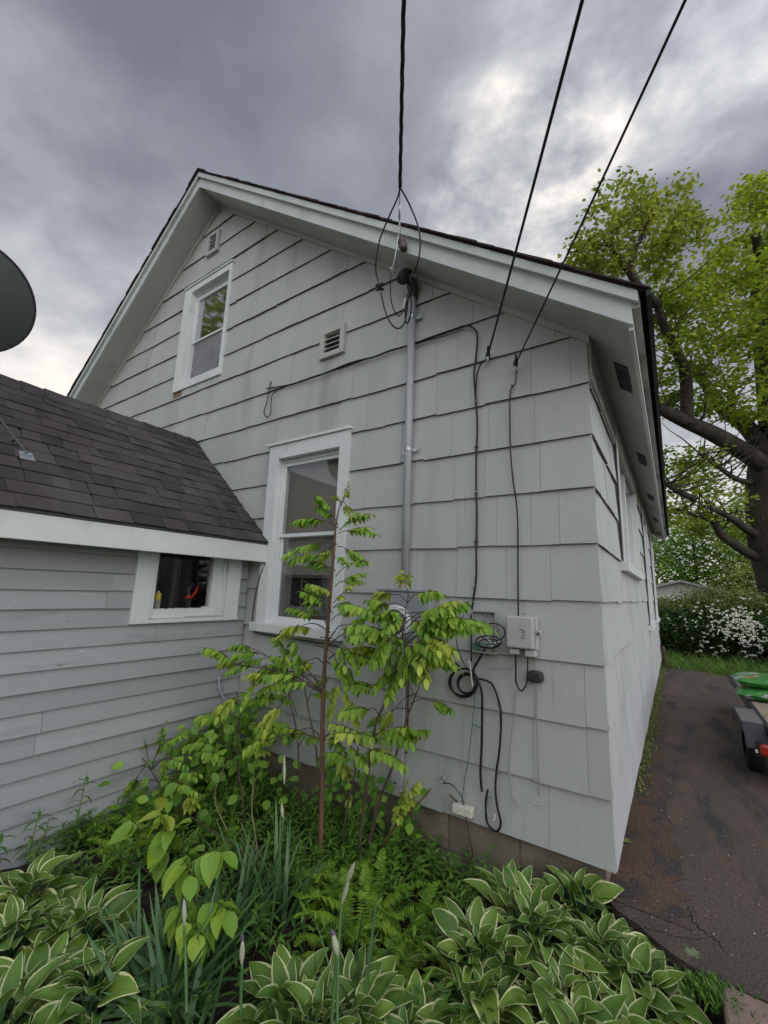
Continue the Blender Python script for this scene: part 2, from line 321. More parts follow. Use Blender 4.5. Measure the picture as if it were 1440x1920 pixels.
# ------------------------------------------------------------------ siding
def sub_rect(r, h):
    x0, x1, z0, z1 = r; a0, a1, b0, b1 = h
    if a1 <= x0 or a0 >= x1 or b1 <= z0 or b0 >= z1: return [r]
    out = []
    if a0 > x0: out.append((x0, a0, z0, z1))
    if a1 < x1: out.append((a1, x1, z0, z1))
    m0, m1 = max(x0, a0), min(x1, a1)
    if b0 > z0: out.append((m0, m1, z0, b0))
    if b1 < z1: out.append((m0, m1, b1, z1))
    return out
def sub_all(r, holes):
    rs = [r]
    for h_ in holes: rs = [q for r_ in rs for q in sub_rect(r_, h_)]
    return rs
def siding(mb, P, a0, a1, z0, exp, n, holes, wmin, wmax, rnd, out=.0205, top=.004, step=.005, gap=.0014, wv=.003):
    for k in range(n):
        a = a0 + (-rnd.uniform(0, wmax) if wmax < 3 else 0); zb = z0+k*exp; zt = zb+exp+.02; run = 0; dz = 0; do = 0
        while a < a1:
            b = a+rnd.uniform(wmin, wmax)
            if b > a1-.06: b = a1
            if rnd.random() < .55: dz = rnd.uniform(-step, step); do = rnd.uniform(-.002, .002)
            x0, x1 = max(a, a0)+gap/2, min(b, a1)-gap/2
            tilt = rnd.uniform(-.0015, .0015)
            if x1 > x0:
                for (p0, p1, q0, q1) in sub_all((x0, x1, zb+dz, zt), holes):
                    fo = lambda z, x: (out+do)-(z-zb)/exp*(out-top)+tilt*(x-x0)/(x1-x0)
                    j0, j1 = (rnd.uniform(-wv, wv), rnd.uniform(-wv, wv)) if abs(q0-zb-dz) < 1e-6 else (0, 0)
                    A, B, C_, D_ = P(p0, fo(q0, p0), q0+j0), P(p1, fo(q0, p1), q0+j1), P(p1, fo(q1, p1), q1), P(p0, fo(q1, p0), q1)
                    E_, F_, G_, H_ = P(p0, 0, q0+j0), P(p1, 0, q0+j1), P(p1, 0, q1), P(p0, 0, q1)
                    mb.mesh([A, B, C_, D_, E_, F_, G_, H_], [(0, 1, 2, 3), (0, 4, 5, 1), (1, 5, 6, 2), (0, 3, 7, 4)])
            a = b
GP = lambda a, o, z: (a, -o, z)
SP = lambda a, o, z: (o, a, z)
AXW = -2.725
AP = lambda a, o, z: (AXW+o, a, z)
def pbox(mb, P, a0, a1, o0, o1, z0, z1):
    q = [P(a0, o0, z0), P(a1, o0, z0), P(a1, o1, z0), P(a0, o1, z0), P(a0, o0, z1), P(a1, o0, z1), P(a1, o1, z1), P(a0, o1, z1)]
    mb.hexa(q)
h = .30; PK = -3.848; SL = .7763; ZE = 2.695; ZR = ZE-SL*PK
def soff(x): return ZR-SL*abs(x-PK)
HL = 8.6      # house length
house = thing('house', 'grey shingle-sided gabled house with white trim beside the driveway', 'house')
rnd = random.Random(4)
LW = (-2.56, -1.655, .85, 2.45)      # lower window, outer casing
UW = (-4.355, -3.445, 3.385, 4.72)   # upper window
V1 = (-2.03, -1.765, 3.12, 3.385); V2 = (-4.0, -3.775, 5.03, 5.32)
ins = lambda r, d: (r[0]+d, r[1]-d, r[2]+d, r[3]-d)
holes = [ins(LW, .06), ins(UW, .05), ins(V1, .02), ins(V2, .02), (-4.35, -4.17, 3.31, 3.40)]
mb = MB(); siding(mb, GP, -7.7, .016, 0, h, 20, holes, .15, .34, rnd)
clipR = ((0, 0, ZE+.012), Vector((SL, 0, 1)).normalized()); clipL = ((PK*2, 0, ZE+.012), Vector((-SL, 0, 1)).normalized())
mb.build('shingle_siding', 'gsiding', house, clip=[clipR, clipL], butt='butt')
def holewall(P, a0, a1, z0, z1, holes, o):
    m_ = MB()
    for (p0, p1, q0, q1) in sub_all((a0, a1, z0, z1), holes): m_.quad(P(p0, o, q0), P(p1, o, q0), P(p1, o, q1), P(p0, o, q1))
    return m_
holewall(GP, -7.69, .0, -.0, 5.8, [ins(LW, .06), ins(UW, .05)], 0).build('sheathing', 'backing', house, clip=[clipR, clipL])
SW = [(1.2, 3.25, 1.46, 2.56), (4.55, 5.62, .84, 2.56), (6.9, 8.0, .84, 2.56)]
mb = MB(); siding(mb, SP, .002, HL, 0, h, 9, [ins(q, .05) for q in SW], .15, .34, rnd, out=.019)
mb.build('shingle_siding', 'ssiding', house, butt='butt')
holewall(SP, 0, HL, 0, 2.7, [ins(q, .05) for q in SW], 0).build('sheathing', 'backing', house)
# hidden back and left wall, attic floor
mb = MB(); mb.quad((-7.69, HL, 0), (0, HL, 0), (0, HL, 2.7), (-7.69, HL, 2.7)); mb.poly([(-7.69, HL, 2.7), (0, HL, 2.7), (PK, HL, ZR)])
mb.quad((-7.69, 0, 0), (-7.69, HL, 0), (-7.69, HL, 2.7), (-7.69, 0, 2.7)); mb.build('rear_wall', 'ssiding', house)
# corner: thin white-grey edge
# foundation of concrete blocks
mb = MB()
for k in range(3):
    zt = -.004-k*.2; x = -.028-(.2 if k % 2 else 0)
    xs = -.028
    while xs > -7.6:
        x1 = xs-(.4 if xs < -.05 or not k % 2 else .2); mb.box(x1+.006, xs-.006, .022+rnd.uniform(0, .002), .2, zt-.19, zt); xs = x1
    ys = .022
    while ys < HL-.1:
        y1 = ys+(.4 if ys > .05 or k % 2 else .2); mb.box(-.2, -.028-rnd.uniform(0, .002), max(ys, .21)+.006, y1-.006, zt-.19, zt); ys = y1
mb.build('foundation_blocks', 'block', house)
mb = MB(); mb.box(-7.6, -.036, .03, HL-.1, -.7, -.003); mb.build('foundation_mortar', 'mortar', house)
# roof -------------------------------------------------------------
TH = .204; OV = .30; EO = .254
def roofpt(x, y, dz): return Vector((x, y, soff(x)+dz))
XR, XL = EO, 2*PK-EO
mb = MB()
for sx_ in (1, -1):
    xe = XR if sx_ > 0 else XL
    # soffit underside + deck body
    a = [roofpt(PK, -OV+.02, .0), roofpt(xe-.02*sx_, -OV+.02, .0), roofpt(xe-.02*sx_, HL+.28, .0), roofpt(PK, HL+.28, .0)]
    mb.prism(a, (0, 0, .10))
soffit = mb.build('soffit', 'soffit', house)
mb = MB()
for sx_ in (1, -1):
    xe = XR if sx_ > 0 else XL
    for (y0, y1) in ((-OV, -OV+.02), (HL+.28, HL+.30)):
        mb = MB(); a = [roofpt(PK, y0, .002), roofpt(xe, y0, .002), roofpt(xe, y0, .152), roofpt(PK, y0, .152)]
        mb.prism(a, (0, y1-y0, 0)); mb.build('rake_fascia', 'fascia', house)
mb = MB()
for sx_ in (1, -1):
    xe = XR+.03 if sx_ > 0 else XL-.03
    a = [roofpt(PK, -OV-.028, .120), roofpt(xe, -OV-.028, .120), roofpt(xe, -OV-.028, .178), roofpt(PK, -OV-.028, .178)]
    mb = MB(); mb.prism(a, (0, .0275, 0)); mb.build('rake_trim', 'fascia', house)
mb = MB()
for sx_ in (1, -1):
    xe = XR if sx_ > 0 else XL; z0 = soff(xe)
    mb = MB(); mb.box(min(xe, xe-.02*sx_), max(xe, xe-.02*sx_), -OV+.021, HL+.279, z0-.012, z0+.14); mb.build('eave_fascia', 'white', house)
mb = MB(); mb.box(XR+.062, XR+.082, -OV-.045, HL+.32, soff(XR+.08)+.165, soff(XR+.08)+.192); mb.build('drip_edge', 'black', house)
mb = MB()
mb.box(XR+.001, XR+.035, -OV+.0, HL+.3, soff(XR)+.085, soff(XR)+.15); mb.build('eave_trim', 'trimw', house); mb = MB(); mb.box(XL-.035, XL-.001, -OV, HL+.3, soff(XL)+.085, soff(XL)+.15)
mb.build('eave_trim', 'trimw', house)
# roof decking under the shingles
mb = MB()
for sx_ in (1, -1):
    xe = XR+.05 if sx_ > 0 else XL-.05
    a = [roofpt(PK, -OV-.03, .180), roofpt(xe, -OV-.03, .180), roofpt(xe, HL+.3, .180), roofpt(PK, HL+.3, .180)]
    mb.prism(a, (0, 0, .008))
mb.build('roof_deck', 'roofbrown', house)
mb = MB(); nC = 40
for sx_ in (1, -1):
    xe = XR+.083 if sx_ > 0 else XL-.083; W_ = abs(xe-PK)
    for k in range(nC):
        x0 = xe-sx_*W_*k/nC; x1 = xe-sx_*(W_*(k+1.25)/nC if k < nC-1 else W_)
        jy = rnd.uniform(-.006, .006); y = -OV-.045+jy
        while y < HL+.3:
            y2 = min(y+rnd.uniform(.2, .5), HL+.32); t = rnd.choice((.006, .011))
            a = [roofpt(x0, y, .190+.004), roofpt(x1, y, .190), roofpt(x1, y2, .190), roofpt(x0, y2, .190+.004)]
            mb.prism(a, (0, 0, t+.003)); y = y2
mb.build('roof_shingles', 'roofbrown', house, recalc=True)
mb = MB()
y = -OV-.05
while y < HL+.3:
    a = [(PK-.16, y, ZR+.200-.12), (PK, y, ZR+.206), (PK+.16, y, ZR+.200-.12), (PK+.16, y, ZR+.212-.12), (PK, y, ZR+.218), (PK-.16, y, ZR+.212-.12)]
    mb.prism(a, (0, .2, -.006)); y += .17
mb.build('ridge_cap', 'roofbrown', house, recalc=True)
# bed mould along the rakes and frieze under the eave
mb = MB()
for sx_ in (1, -1):
    xa = PK; xb = .03 if sx_ > 0 else 2*PK-.03
    a = [roofpt(xa, -.032, -.0), roofpt(xb, -.032, -.0), roofpt(xb, -.032, -.045), roofpt(xa, -.032, -.045)]
    mb.prism(a, (0, .03, 0))
mb.build('rake_moulding', 'soffit', house, recalc=True)
mb = MB(); mb.box(.0, .032, .004, HL, 2.415, 2.672); mb.build('frieze_board', 'frieze', house)
# soffit vents
for y0 in (.2, 2.06, 3.95, 5.87, 7.75):
    mb = MB(); xa, xb = .125, .195
    for i in range(4):
        ya = y0+i*.098; a = [roofpt(xa, ya, -.006), roofpt(xb, ya, -.006), roofpt(xb, ya+.085, -.006), roofpt(xa, ya+.085, -.006)]
        mb.prism(a, (0, 0, .005))
    a = [roofpt(xa, y0, -.003), roofpt(xb, y0, -.003), roofpt(xb, y0+.38, -.003), roofpt(xa, y0+.38, -.003)]; mb.prism(a, (0, 0, .002))
    mb.build('soffit_vent', 'blackm', house)
# windows ----------------------------------------------------------
def frame(mb, P, r, wl, wr, wb, wt, o0, o1):
    x0, x1, z0, z1 = r
    pbox(mb, P, x0, x0+wl, o0, o1, z0, z1); pbox(mb, P, x1-wr, x1, o0, o1, z0, z1)
    if wb: pbox(mb, P, x0+wl, x1-wr, o0, o1, z0, z0+wb)
    if wt: pbox(mb, P, x0+wl, x1-wr, o0, o1, z1-wt, z1)
win = bpy.data.objects.new('window', None); sc.collection.objects.link(win); win.parent = house; win['label'] = 'tall double-hung window with wide white casing beside the shed roof'
mb = MB(); frame(mb, GP, (LW[0], LW[1], .93, 2.435), .118, .10, 0, .125, -.02, .034); pbox(mb, GP, LW[0]-.02, LW[1]+.015, -.01, .052, 2.436, 2.458)
mb.build('casing', 'white', win, bevel=.002)
mb = MB(); pbox(mb, GP, LW[0]-.02, LW[1]+.02, -.05, .075, .862, .93); mb.build('sill', 'white', win, bevel=.004)
jr = (LW[0]+.118, LW[1]-.10, .931, 2.31)
mb = MB(); frame(mb, GP, jr, .02, .02, .03, .03, -.14, -.0201); mb.build('jamb', 'white', win)
mb = MB(); frame(mb, GP, (jr[0]+.021, jr[1]-.021, jr[2]+.02, 1.655), .022, .022, .03, .028, -.075, -.052); frame(mb, GP, (jr[0]+.021, jr[1]-.021, 1.63, jr[3]-.031), .022, .022, .028, .03, -.05, -.03)
mb.build('sash', 'white', win, bevel=.002)
mb = MB(); pbox(mb, GP, jr[0]+.043, jr[1]-.043, -.044, -.040, 1.65, 2.25); pbox(mb, GP, jr[0]+.043, jr[1]-.043, -.066, -.062, .975, 1.63); mb.build('pane', 'glass', win)
mb = MB(); frame(mb, GP, (jr[0]+.02, jr[1]-.02, .95, 1.30), .05, .04, .04, 0, -.13, -.08); mb.build('inner_sash', 'sashbrown', win)
mb = MB(); pbox(mb, GP, jr[0]+.02, jr[1]-.02, -.10, -.095, 1.32, 2.27); mb.build('roller_shade', 'shade', win)
mb = MB(); pbox(mb, GP, jr[0]+.03, jr[1]-.03, -.14, -.125, 1.300, 1.322); pbox(mb, GP, -2.21, -2.205, -.12, -.116, .98, 1.3); pbox(mb, GP, -1.9, -1.893, -.12, -.114, .98, 1.6); mb.build('shade_bar', 'shade', win)
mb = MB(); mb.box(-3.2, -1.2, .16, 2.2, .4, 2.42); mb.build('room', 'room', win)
win2 = bpy.data.objects.new('window', None); sc.collection.objects.link(win2); win2.parent = house; win2['label'] = 'upstairs gable window with deep white casing'
mb = MB(); frame(mb, GP, UW, .15, .045, .09, .075, -.02, .036); pbox(mb, GP, UW[0]-.01, UW[1]+.012, -.01, .05, 4.721, 4.742); mb.build('casing', 'white', win2, bevel=.002)
jr = (UW[0]+.15, UW[1]-.045, UW[2]+.09, UW[3]-.075)
mb = MB(); frame(mb, GP, jr, .018, .018, .03, .02, -.14, -.0201); mb.build('jamb', 'white', win2)
mb = MB(); frame(mb, GP, (jr[0]+.019, jr[1]-.019, jr[2]+.02, 4.02), .02, .02, .025, .022, -.09, -.065); frame(mb, GP, (jr[0]+.019, jr[1]-.019, 4.0, jr[3]-.021), .022, .022, .025, .06, -.062, -.04); mb.build('sash', 'white', win2)
mb = MB(); pbox(mb, GP, jr[0]+.04, jr[1]-.04, -.054, -.05, 4.02, 4.56); mb.build('pane', 'glassr', win2)
mb = MB(); pbox(mb, GP, jr[0]+.038, jr[1]-.038, -.058, -.056, jr[2]+.04, 4.0); mb.build('screen', 'screen', win2)
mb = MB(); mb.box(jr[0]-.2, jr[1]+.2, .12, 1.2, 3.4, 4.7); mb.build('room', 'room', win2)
mb = MB(); pbox(mb, GP, -4.35, -4.17, .002, .014, 3.305, 3.384); mb.build('exposed_wood_patch', 'wood', house)
for r, nm in ((V1, 'right'), (V2, 'left')):
    v = bpy.data.objects.new('gable_vent', None); sc.collection.objects.link(v); v.parent = house
    wd = r[1]-r[0]; mb = MB(); frame(mb, GP, r, .045, .045, .045, .045, .0, .045); mb.build('vent_frame', 'gsiding' if nm == 'left' else 'soffit', v, bevel=.002)
    mb = MB(); pbox(mb, GP, r[0]+.04, r[1]-.04, -.02, -.01, r[2]+.04, r[3]-.04); mb.build('vent_backing', 'dark', v)
    mb = MB(); iz0, iz1 = r[2]+.045, r[3]-.045; n_ = 4; st = (iz1-iz0)/n_
    for i in range(n_+1):
        zc = iz0+i*st
        if i in (0, n_): continue
        mb.hexa([GP(r[0]+.045, .005, zc+.008), GP(r[1]-.045, .005, zc+.008), GP(r[1]-.045, .038, zc-.012), GP(r[0]+.045, .038, zc-.012),
                 GP(r[0]+.045, .005, zc+.014), GP(r[1]-.045, .005, zc+.014), GP(r[1]-.045, .038, zc-.006), GP(r[0]+.045, .038, zc-.006)])
    mb.build('louvre', 'soffit', v)
for i, q in enumerate(SW):
    v = bpy.data.objects.new('side_window', None); sc.collection.objects.link(v); v.parent = house
    mb = MB(); frame(mb, SP, q, .09, .1, 0, .1, -.01, .036); mb.build('casing', 'white', v)
    mb = MB(); pbox(mb, SP, q[0]-.02, q[1]+.02, -.01, .06, q[2]-.03, q[2]+.035); mb.build('sill', 'white', v)
    mb = MB(); j = (q[0]+.09, q[1]-.1, q[2]+.035, q[3]-.1); frame(mb, SP, j, .03, .03, .04, .04, -.10, -.0101)
    if i == 0: pbox(mb, SP, 2.16, 2.26, -.09, .0, j[2], j[3])
    mb.build('sash', 'white', v)
    mb = MB(); pbox(mb, SP, j[0], j[1], -.07, -.066, j[2], j[3]); mb.build('pane', 'glass', v)
    mb = MB(); pbox(mb, SP, j[0]-.05, j[1]+.05, -.15, -.145, j[2]-.05, j[3]+.05); mb.build('curtain', 'shade', v)
    mb = MB(); pbox(mb, SP, q[0]-.016, q[0]-.006, .012, .03, q[2]+.04, q[3]+.02); mb.build('caulk_gap', 'blackm', v)
mb = MB(); mb.tube([(.06, HL-.15, -.1), (.07, HL-.15, .15), (.05, HL-.15, .28)], .035); mb.tube([(.07, HL-.16, -.11), (.25, HL-.12, -.115)], .03)
tag(mb.build('downspout_elbow', 'sashbrown'), 'dark red drain elbow at the far bottom corner of the side wall', 'drain pipe')
# ------------------------------------------------------------------ shed annex
EX, EZ, RX, RZ = -2.49, 1.585, -3.76, 2.70
shed = thing('garage_annex', 'low annex with grey clapboards and a dark shingle roof against the gable wall', 'shed')
AW = (-.962, -.109, .94, 1.50)
mb = MB(); siding(mb, AP, -4.2, -.022, .931-.1137*12, .1137, 18, [ins(AW, .04)], .7, 2.9, random.Random(8), out=.020, top=.002, step=.002, gap=.002, wv=.001)
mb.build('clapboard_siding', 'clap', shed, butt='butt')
holewall(AP, -4.2, -.02, -.45, 1.7, [(-.93, -.14, .97, 1.5)], 0).build('sheathing', 'backing', shed)
slope = (RZ-EZ)/(EX-RX); sn = Vector((slope, 0, 1)).normalized(); sd = Vector((-1, 0, slope)).normalized()
mb = MB(); mb.box(-2.52, -2.495, -4.3, -.022, 1.418, 1.562); mb.build('eave_fascia', 'white', shed, bevel=.003)
mb = MB(); mb.box(AXW+.0, -2.521, -4.3, -.022, 1.47, 1.48); mb.build('soffit', 'soffit', shed)
mb = MB(); mb.box(AXW-.05, AXW-.002, -4.2, -.022, 1.52, 1.6); mb.prism([(EX+.005, -4.3, EZ-.012), (EX+.005, -.02, EZ-.012), (RX, -.02, RZ-.012), (RX, -4.3, RZ-.012)], sn*-.02)
mb.prism([(2*RX-EX, -4.3, EZ-.012), (2*RX-EX, -.02, EZ-.012), (RX, -.02, RZ-.012), (RX, -4.3, RZ-.012)], (0, 0, -.02)); mb.build('roof_deck', 'backing', shed)
mb = MB(); mb.quad((-4.8, -4.2, -.4), (-4.8, -.02, -.4), (-4.8, -.02, 1.6), (-4.8, -4.2, 1.6)); mb.poly([(-4.8, -4.2, -.4), (AXW, -4.2, -.4), (AXW, -4.2, 1.6), (RX, -4.2, 2.6), (-4.8, -4.2, 1.7)]); mb.build('far_wall', 'clap', shed)
SLn = math.hypot(EX-RX, RZ-EZ); NS = 13; ex = SLn/NS
for side in (0, 1):
    mb = MB(); rs = random.Random(11+side)
    for k in range(NS):
        y = -4.33+rs.uniform(0, .1)
        while y < -.03:
            y2 = min(y+rs.choice((.07, .10, .13, .165, .21)), -.022+rs.uniform(-.004, 0)); t = rs.choice((.005, .0055, .0095, .010)); bo = rs.uniform(-.003, .003)
            p = lambda yy, d, o_: (Vector((EX+.008, yy, EZ-.01))+sd*d+sn*o_)
            d0 = k*ex+bo; d1 = (k+1.35)*ex if k < NS-1 else SLn
            sk = rs.uniform(-.012, .012)
            q = [p(y, d0, .008), p(y2-.0015, d0, .008), p(y2-.0015+sk, d1, .002), p(y+sk, d1, .002), p(y, d0, .008+t), p(y2-.0015, d0, .008+t), p(y2-.0015+sk, d1, .002+t*.6), p(y+sk, d1, .002+t*.6)]
            if side: q = [Vector((2*RX-v_.x, v_.y, v_.z)) for v_ in q]
            mb.hexa(q); y = y2
    mb.build('roof_shingles', 'roof', shed, recalc=True)
mb = MB(); y = -4.3; rs = random.Random(5)
while y < -.05:
    y2 = y+.155; e_ = rs.uniform(0, .003)
    a = Vector((RX, y, RZ+.022+e_)); l_, r_ = a-Vector((.13, 0, .13*slope)), a+Vector((.13, 0, -.13*slope)); th = Vector((0, 0, -.008)); dy = Vector((0, min(.19, -.024-y), -.010))
    mb.prism([l_, a, r_, r_+th, a+th, l_+th], dy); y = y2
mb.build('ridge_cap', 'roof', shed, recalc=True)
# annex window
wn = bpy.data.objects.new('window', None); sc.collection.objects.link(wn); wn.parent = shed
mb = MB(); frame(mb, AP, (AW[0], AW[1], .965, 1.46), .125, .13, 0, 0, -.01, .030); pbox(mb, AP, AW[0]-.004, AW[1]+.004, -.01, .038, .94, .9645); mb.build('casing', 'white', wn, bevel=.002)
mb = MB(); frame(mb, AP, (AW[0]+.1252, AW[1]-.1302, .9652, 1.47), .03, .125, .066, 0, -.05, .012); pbox(mb, AP, -.275, -.262, .0121, .02, .97, 1.47); pbox(mb, AP, -.335, -.322, .0121, .016, 1.0, 1.47); mb.build('sash', 'white', wn, bevel=.002)
mb = MB(); pbox(mb, AP, -.83, -.36, -.022, -.018, 1.02, 1.47); mb.build('pane', 'glassd', wn)
mb = MB(); rp = random.Random(3)
for i in range(26):
    y0 = -.81+i*.017; pbox(mb, AP, y0, y0+.019, -.016, .0125, 1.028, 1.031+rp.uniform(.002, .009)+(.012 if i > 22 else 0))
mb.build('putty', 'white', wn)
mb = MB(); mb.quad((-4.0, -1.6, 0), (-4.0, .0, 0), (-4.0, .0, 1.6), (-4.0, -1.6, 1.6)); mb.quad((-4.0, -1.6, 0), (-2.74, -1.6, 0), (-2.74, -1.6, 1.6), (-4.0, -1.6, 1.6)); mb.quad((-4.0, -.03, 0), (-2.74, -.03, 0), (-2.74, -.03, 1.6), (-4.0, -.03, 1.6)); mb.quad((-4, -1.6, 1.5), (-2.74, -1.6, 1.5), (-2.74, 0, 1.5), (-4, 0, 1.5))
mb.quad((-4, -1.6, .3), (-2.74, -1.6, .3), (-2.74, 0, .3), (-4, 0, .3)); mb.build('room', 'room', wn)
mb = MB(); pbox(mb, AP, -.9, -.2, -.16, -.055, .995, 1.012); mb.build('inner_shelf', 'room', wn)
mb = MB(); pbox(mb, AP, -.60, -.42, -.7, -.68, .6, 1.5); pbox(mb, AP, -.41, -.38, -.5, -.48, .6, 1.5); mb.build('interior_door', mat('inner_panel', (.09, .09, .09)), wn)
can = thing('spray_can', 'yellow and white spray can standing inside the small annex window', 'spray can')
cb_ = Vector((AXW-.09, -.728, 1.0121)); R_ = .0215
mb = MB(); mb.lathe(cb_, (0, 0, 1), [(0, 0), (0, R_), (.085, R_), (.085, 0)], 20); mb.build('can_body', mat('can_label', (.42, .42, .38), (.35, .34, .25), 30), can, smooth=False)
mb = MB(); mb.lathe(cb_, (0, 0, 1), [(.0852, 0), (.0852, R_+.0005), (.105, R_+.0005), (.105, R_-.001), (.11, R_-.001), (.11, R_+.0005), (.128, R_), (.134, R_*.6), (.134, 0)], 20); mb.build('can_top', 'yellow', can)
mb = MB(); mb.lathe(cb_, (0, 0, 1), [(.1342, 0), (.1342, .009), (.147, .008), (.147, 0)], 12); mb.build('nozzle', 'white', can)
lop = thing('hand_tool', 'black tool with red grips leaning inside the small annex window', 'tool')
mb = MB(); t0 = Vector((AXW-.10, -.47, 1.10)); mb.tube([t0, t0+Vector((0, .045, .055)), t0+Vector((0, .055, .10))], [.011, .010, .009]); mb.tube([t0+Vector((0, -.032, .004)), t0+Vector((0, -.01, .022)), t0+Vector((0, .012, .006))], [.014, .016, .013]); mb.build('grip', 'red', lop, smooth=True)
mb = MB(); mb.tube([t0+Vector((-.002, .0, -.087)), t0+Vector((0, 0, .0)), t0+Vector((-.012, -.015, .07)), t0+Vector((-.012, .02, .12))], [.018, .014, .016, .02]); mb.build('tool_body', 'blackm', lop, smooth=True)
# ------------------------------------------------------------------ satellite dish on the annex roof
dsh = thing('satellite_dish', 'dark grey satellite dish seen from behind above the annex roof', 'satellite dish')
dc = CAM+ray(-58, 552)*(2.75/FPX); dn = Vector((-.86, -.18, .32)).normalized()
mb = MB(); prof = [(0, .0)]+[(r_*r_*.42, r_) for r_ in (.06, .12, .18, .24, .30, .355)]
mb.lathe(dc-dn*.06, dn, [(-.004, 0)]+[(a_-.004, b_) for a_, b_ in prof[1:]], 48); mb.build('reflector', 'dish', dsh, smooth=True)
mb = MB(); mb.lathe(dc-dn*.06, dn, [(.042, .352), (.042, .362), (.060, .364), (.062, .354), (.042, .352)], 48); mb.build('rim', 'dishrim', dsh, smooth=True)
foot = PL(48, 855, (EX, 0, EZ+.012), sn); mast0 = Vector((-3.1, foot.y-.55, 0)); mast0.z = EZ+(EX-mast0.x)*slope
mb = MB(); mt_ = dc-dn*.12; mb.tube([mast0, mast0+Vector((0, 0, .25)), mt_], .022, 10)
mb.build('mast', 'conduit', dsh, smooth=True)
d_ = (PL(0, 790, (0, foot.y-.12, 0), (0, 1, 0))-foot).normalized()
mb = MB(); mb.tube([foot+sn*.02, foot+d_*.6], .0065, 8); q0 = foot+d_*.12; mb.lathe(q0, d_, [(0, .0), (0, .014), (.012, .014), (.012, 0)], 10); mb.tube([q0, q0+Vector((0, .03, .012))], .003, 6); mb.build('brace', 'dish', dsh)
mb = MB(); mb.prism([foot+Vector((.035, -.035, -.030)), foot+Vector((.035, .045, -.030)), foot+Vector((-.03, .035, .028)), foot+Vector((-.03, -.03, .028))], sn*.006)
mb.tube([foot+sn*.006-Vector((0, .012, 0)), foot+sn*.03-Vector((0, .008, 0))], .006); mb.tube([foot+sn*.006+Vector((0, .02, 0)), foot+sn*.02+Vector((0, .02, 0))], .008, 6); mb.build('brace_foot', 'galv', dsh, bevel=.002)
# ------------------------------------------------------------------ electric service
con = thing('service_conduit', 'tall painted grey service mast pipe up the gable wall', 'conduit')
cx_ = -1.117; cyy = -.052
mb = MB(); mb.tube([(cx_, cyy, 1.225), (cx_, cyy, 2.2), (cx_, cyy, 3.36)], .0265, 16); mb.build('pipe', 'conduit', con, smooth=True)
mb = MB(); mb.lathe((cx_, cyy, 1.225), (0, 0, 1), [(0, .0275), (0, .033), (.05, .033), (.05, .0275)], 16); mb.build('coupling', mat('rusty_coupling', (.30, .26, .20), (.36, .33, .28), 14), con)
for zc, ww in ((2.165, 1), (3.17, 1)):
    mb = MB(); mb.lathe((cx_, cyy, zc), (0, 0, 1), [(0, .0268), (0, .030), (.022, .030), (.022, .0268)], 16); mb.box(cx_+.028, cx_+.075, -.036, -.032, zc-.002, zc+.024); mb.box(cx_-.062, cx_-.028, -.036, -.032, zc-.01, zc+.012); mb.tube([(cx_+.06, -.036, zc+.011), (cx_+.06, -.044, zc+.011)], .006, 8)
    mb.build('pipe_strap', 'galv', con)
mb = MB()   # weatherhead: hooded cap
prof_ = smoothpath([(cx_+.002, cyy, 3.345), (cx_+.002, cyy, 3.40), (cx_-.002, cyy-.012, 3.46), (cx_-.012, cyy-.055, 3.50), (cx_-.022, cyy-.095, 3.465), (cx_-.026, cyy-.11, 3.43)], 4)
mb.tube(prof_, [.034]*5+[.040]*5+[.045]*6+[.042]*(len(prof_)-16), 14); mb.build('weatherhead', 'blackm', con, smooth=True)
met = thing('electric_meter', 'grey steel electric meter box with round white-ringed meter behind the sapling', 'electric meter')
mb = MB(); mb.box(-1.285, -.905, -.108, -.02, .79, 1.218); mb.build('meter_box', 'boxgrey', met, bevel=.006)
mb = MB(); mb.box(-1.292, -.898, -.118, -.02, 1.219, 1.234); mb.build('box_lid', 'boxgrey', met, bevel=.003)
mc = Vector((-1.135, -.109, 1.03)); mb = MB(); mb.lathe(mc, (0, -1, 0), [(0, .103), (.03, .103), (.034, .098), (.034, .078), (.0, .078)], 36); mb.build('meter_ring', 'white', met, smooth=False)
mb = MB(); mb.lathe(mc, (0, -1, 0), [(0, .077), (.022, .075), (.034, .066), (.038, .045), (.039, 0)], 28); mb.build('meter_dome', 'clearglass', met, smooth=True)
mb = MB(); mb.box(-1.19, -1.08, -.125, -.109, .86, .90); mb.build('meter_label', 'cream', met)
gc = thing('ground_wire_cover', 'flat painted grey cover strip below the meter box with a rounded end', 'cable cover')
mb = MB(); pts = [(-1.185, -.045, .79), (-1.185, -.045, .11), (-1.172, -.045, .07), (-1.145, -.045, .05), (-1.118, -.045, .07), (-1.105, -.045, .11), (-1.105, -.045, .79)]; mb.prism(pts, (0, .02, 0)); mb.build('cover_plate', 'conduit', gc, recalc=True, bevel=.004)
mb = MB(); mb.lathe((-1.15, -.0455, .085), (0, -1, 0), [(0, .007), (.004, .006), (.004, 0)], 10); mb.build('screw', 'blackm', gc)
mb = MB(); mb.tube(smoothpath([(-1.085, -.035, .80), (-1.083, -.032, .5), (-1.086, -.032, .26)]), .006, 6); tag(mb.build('bare_ground_wire', 'sashbrown'), 'thin rust-brown wire beside the cover strip under the meter', 'wire')
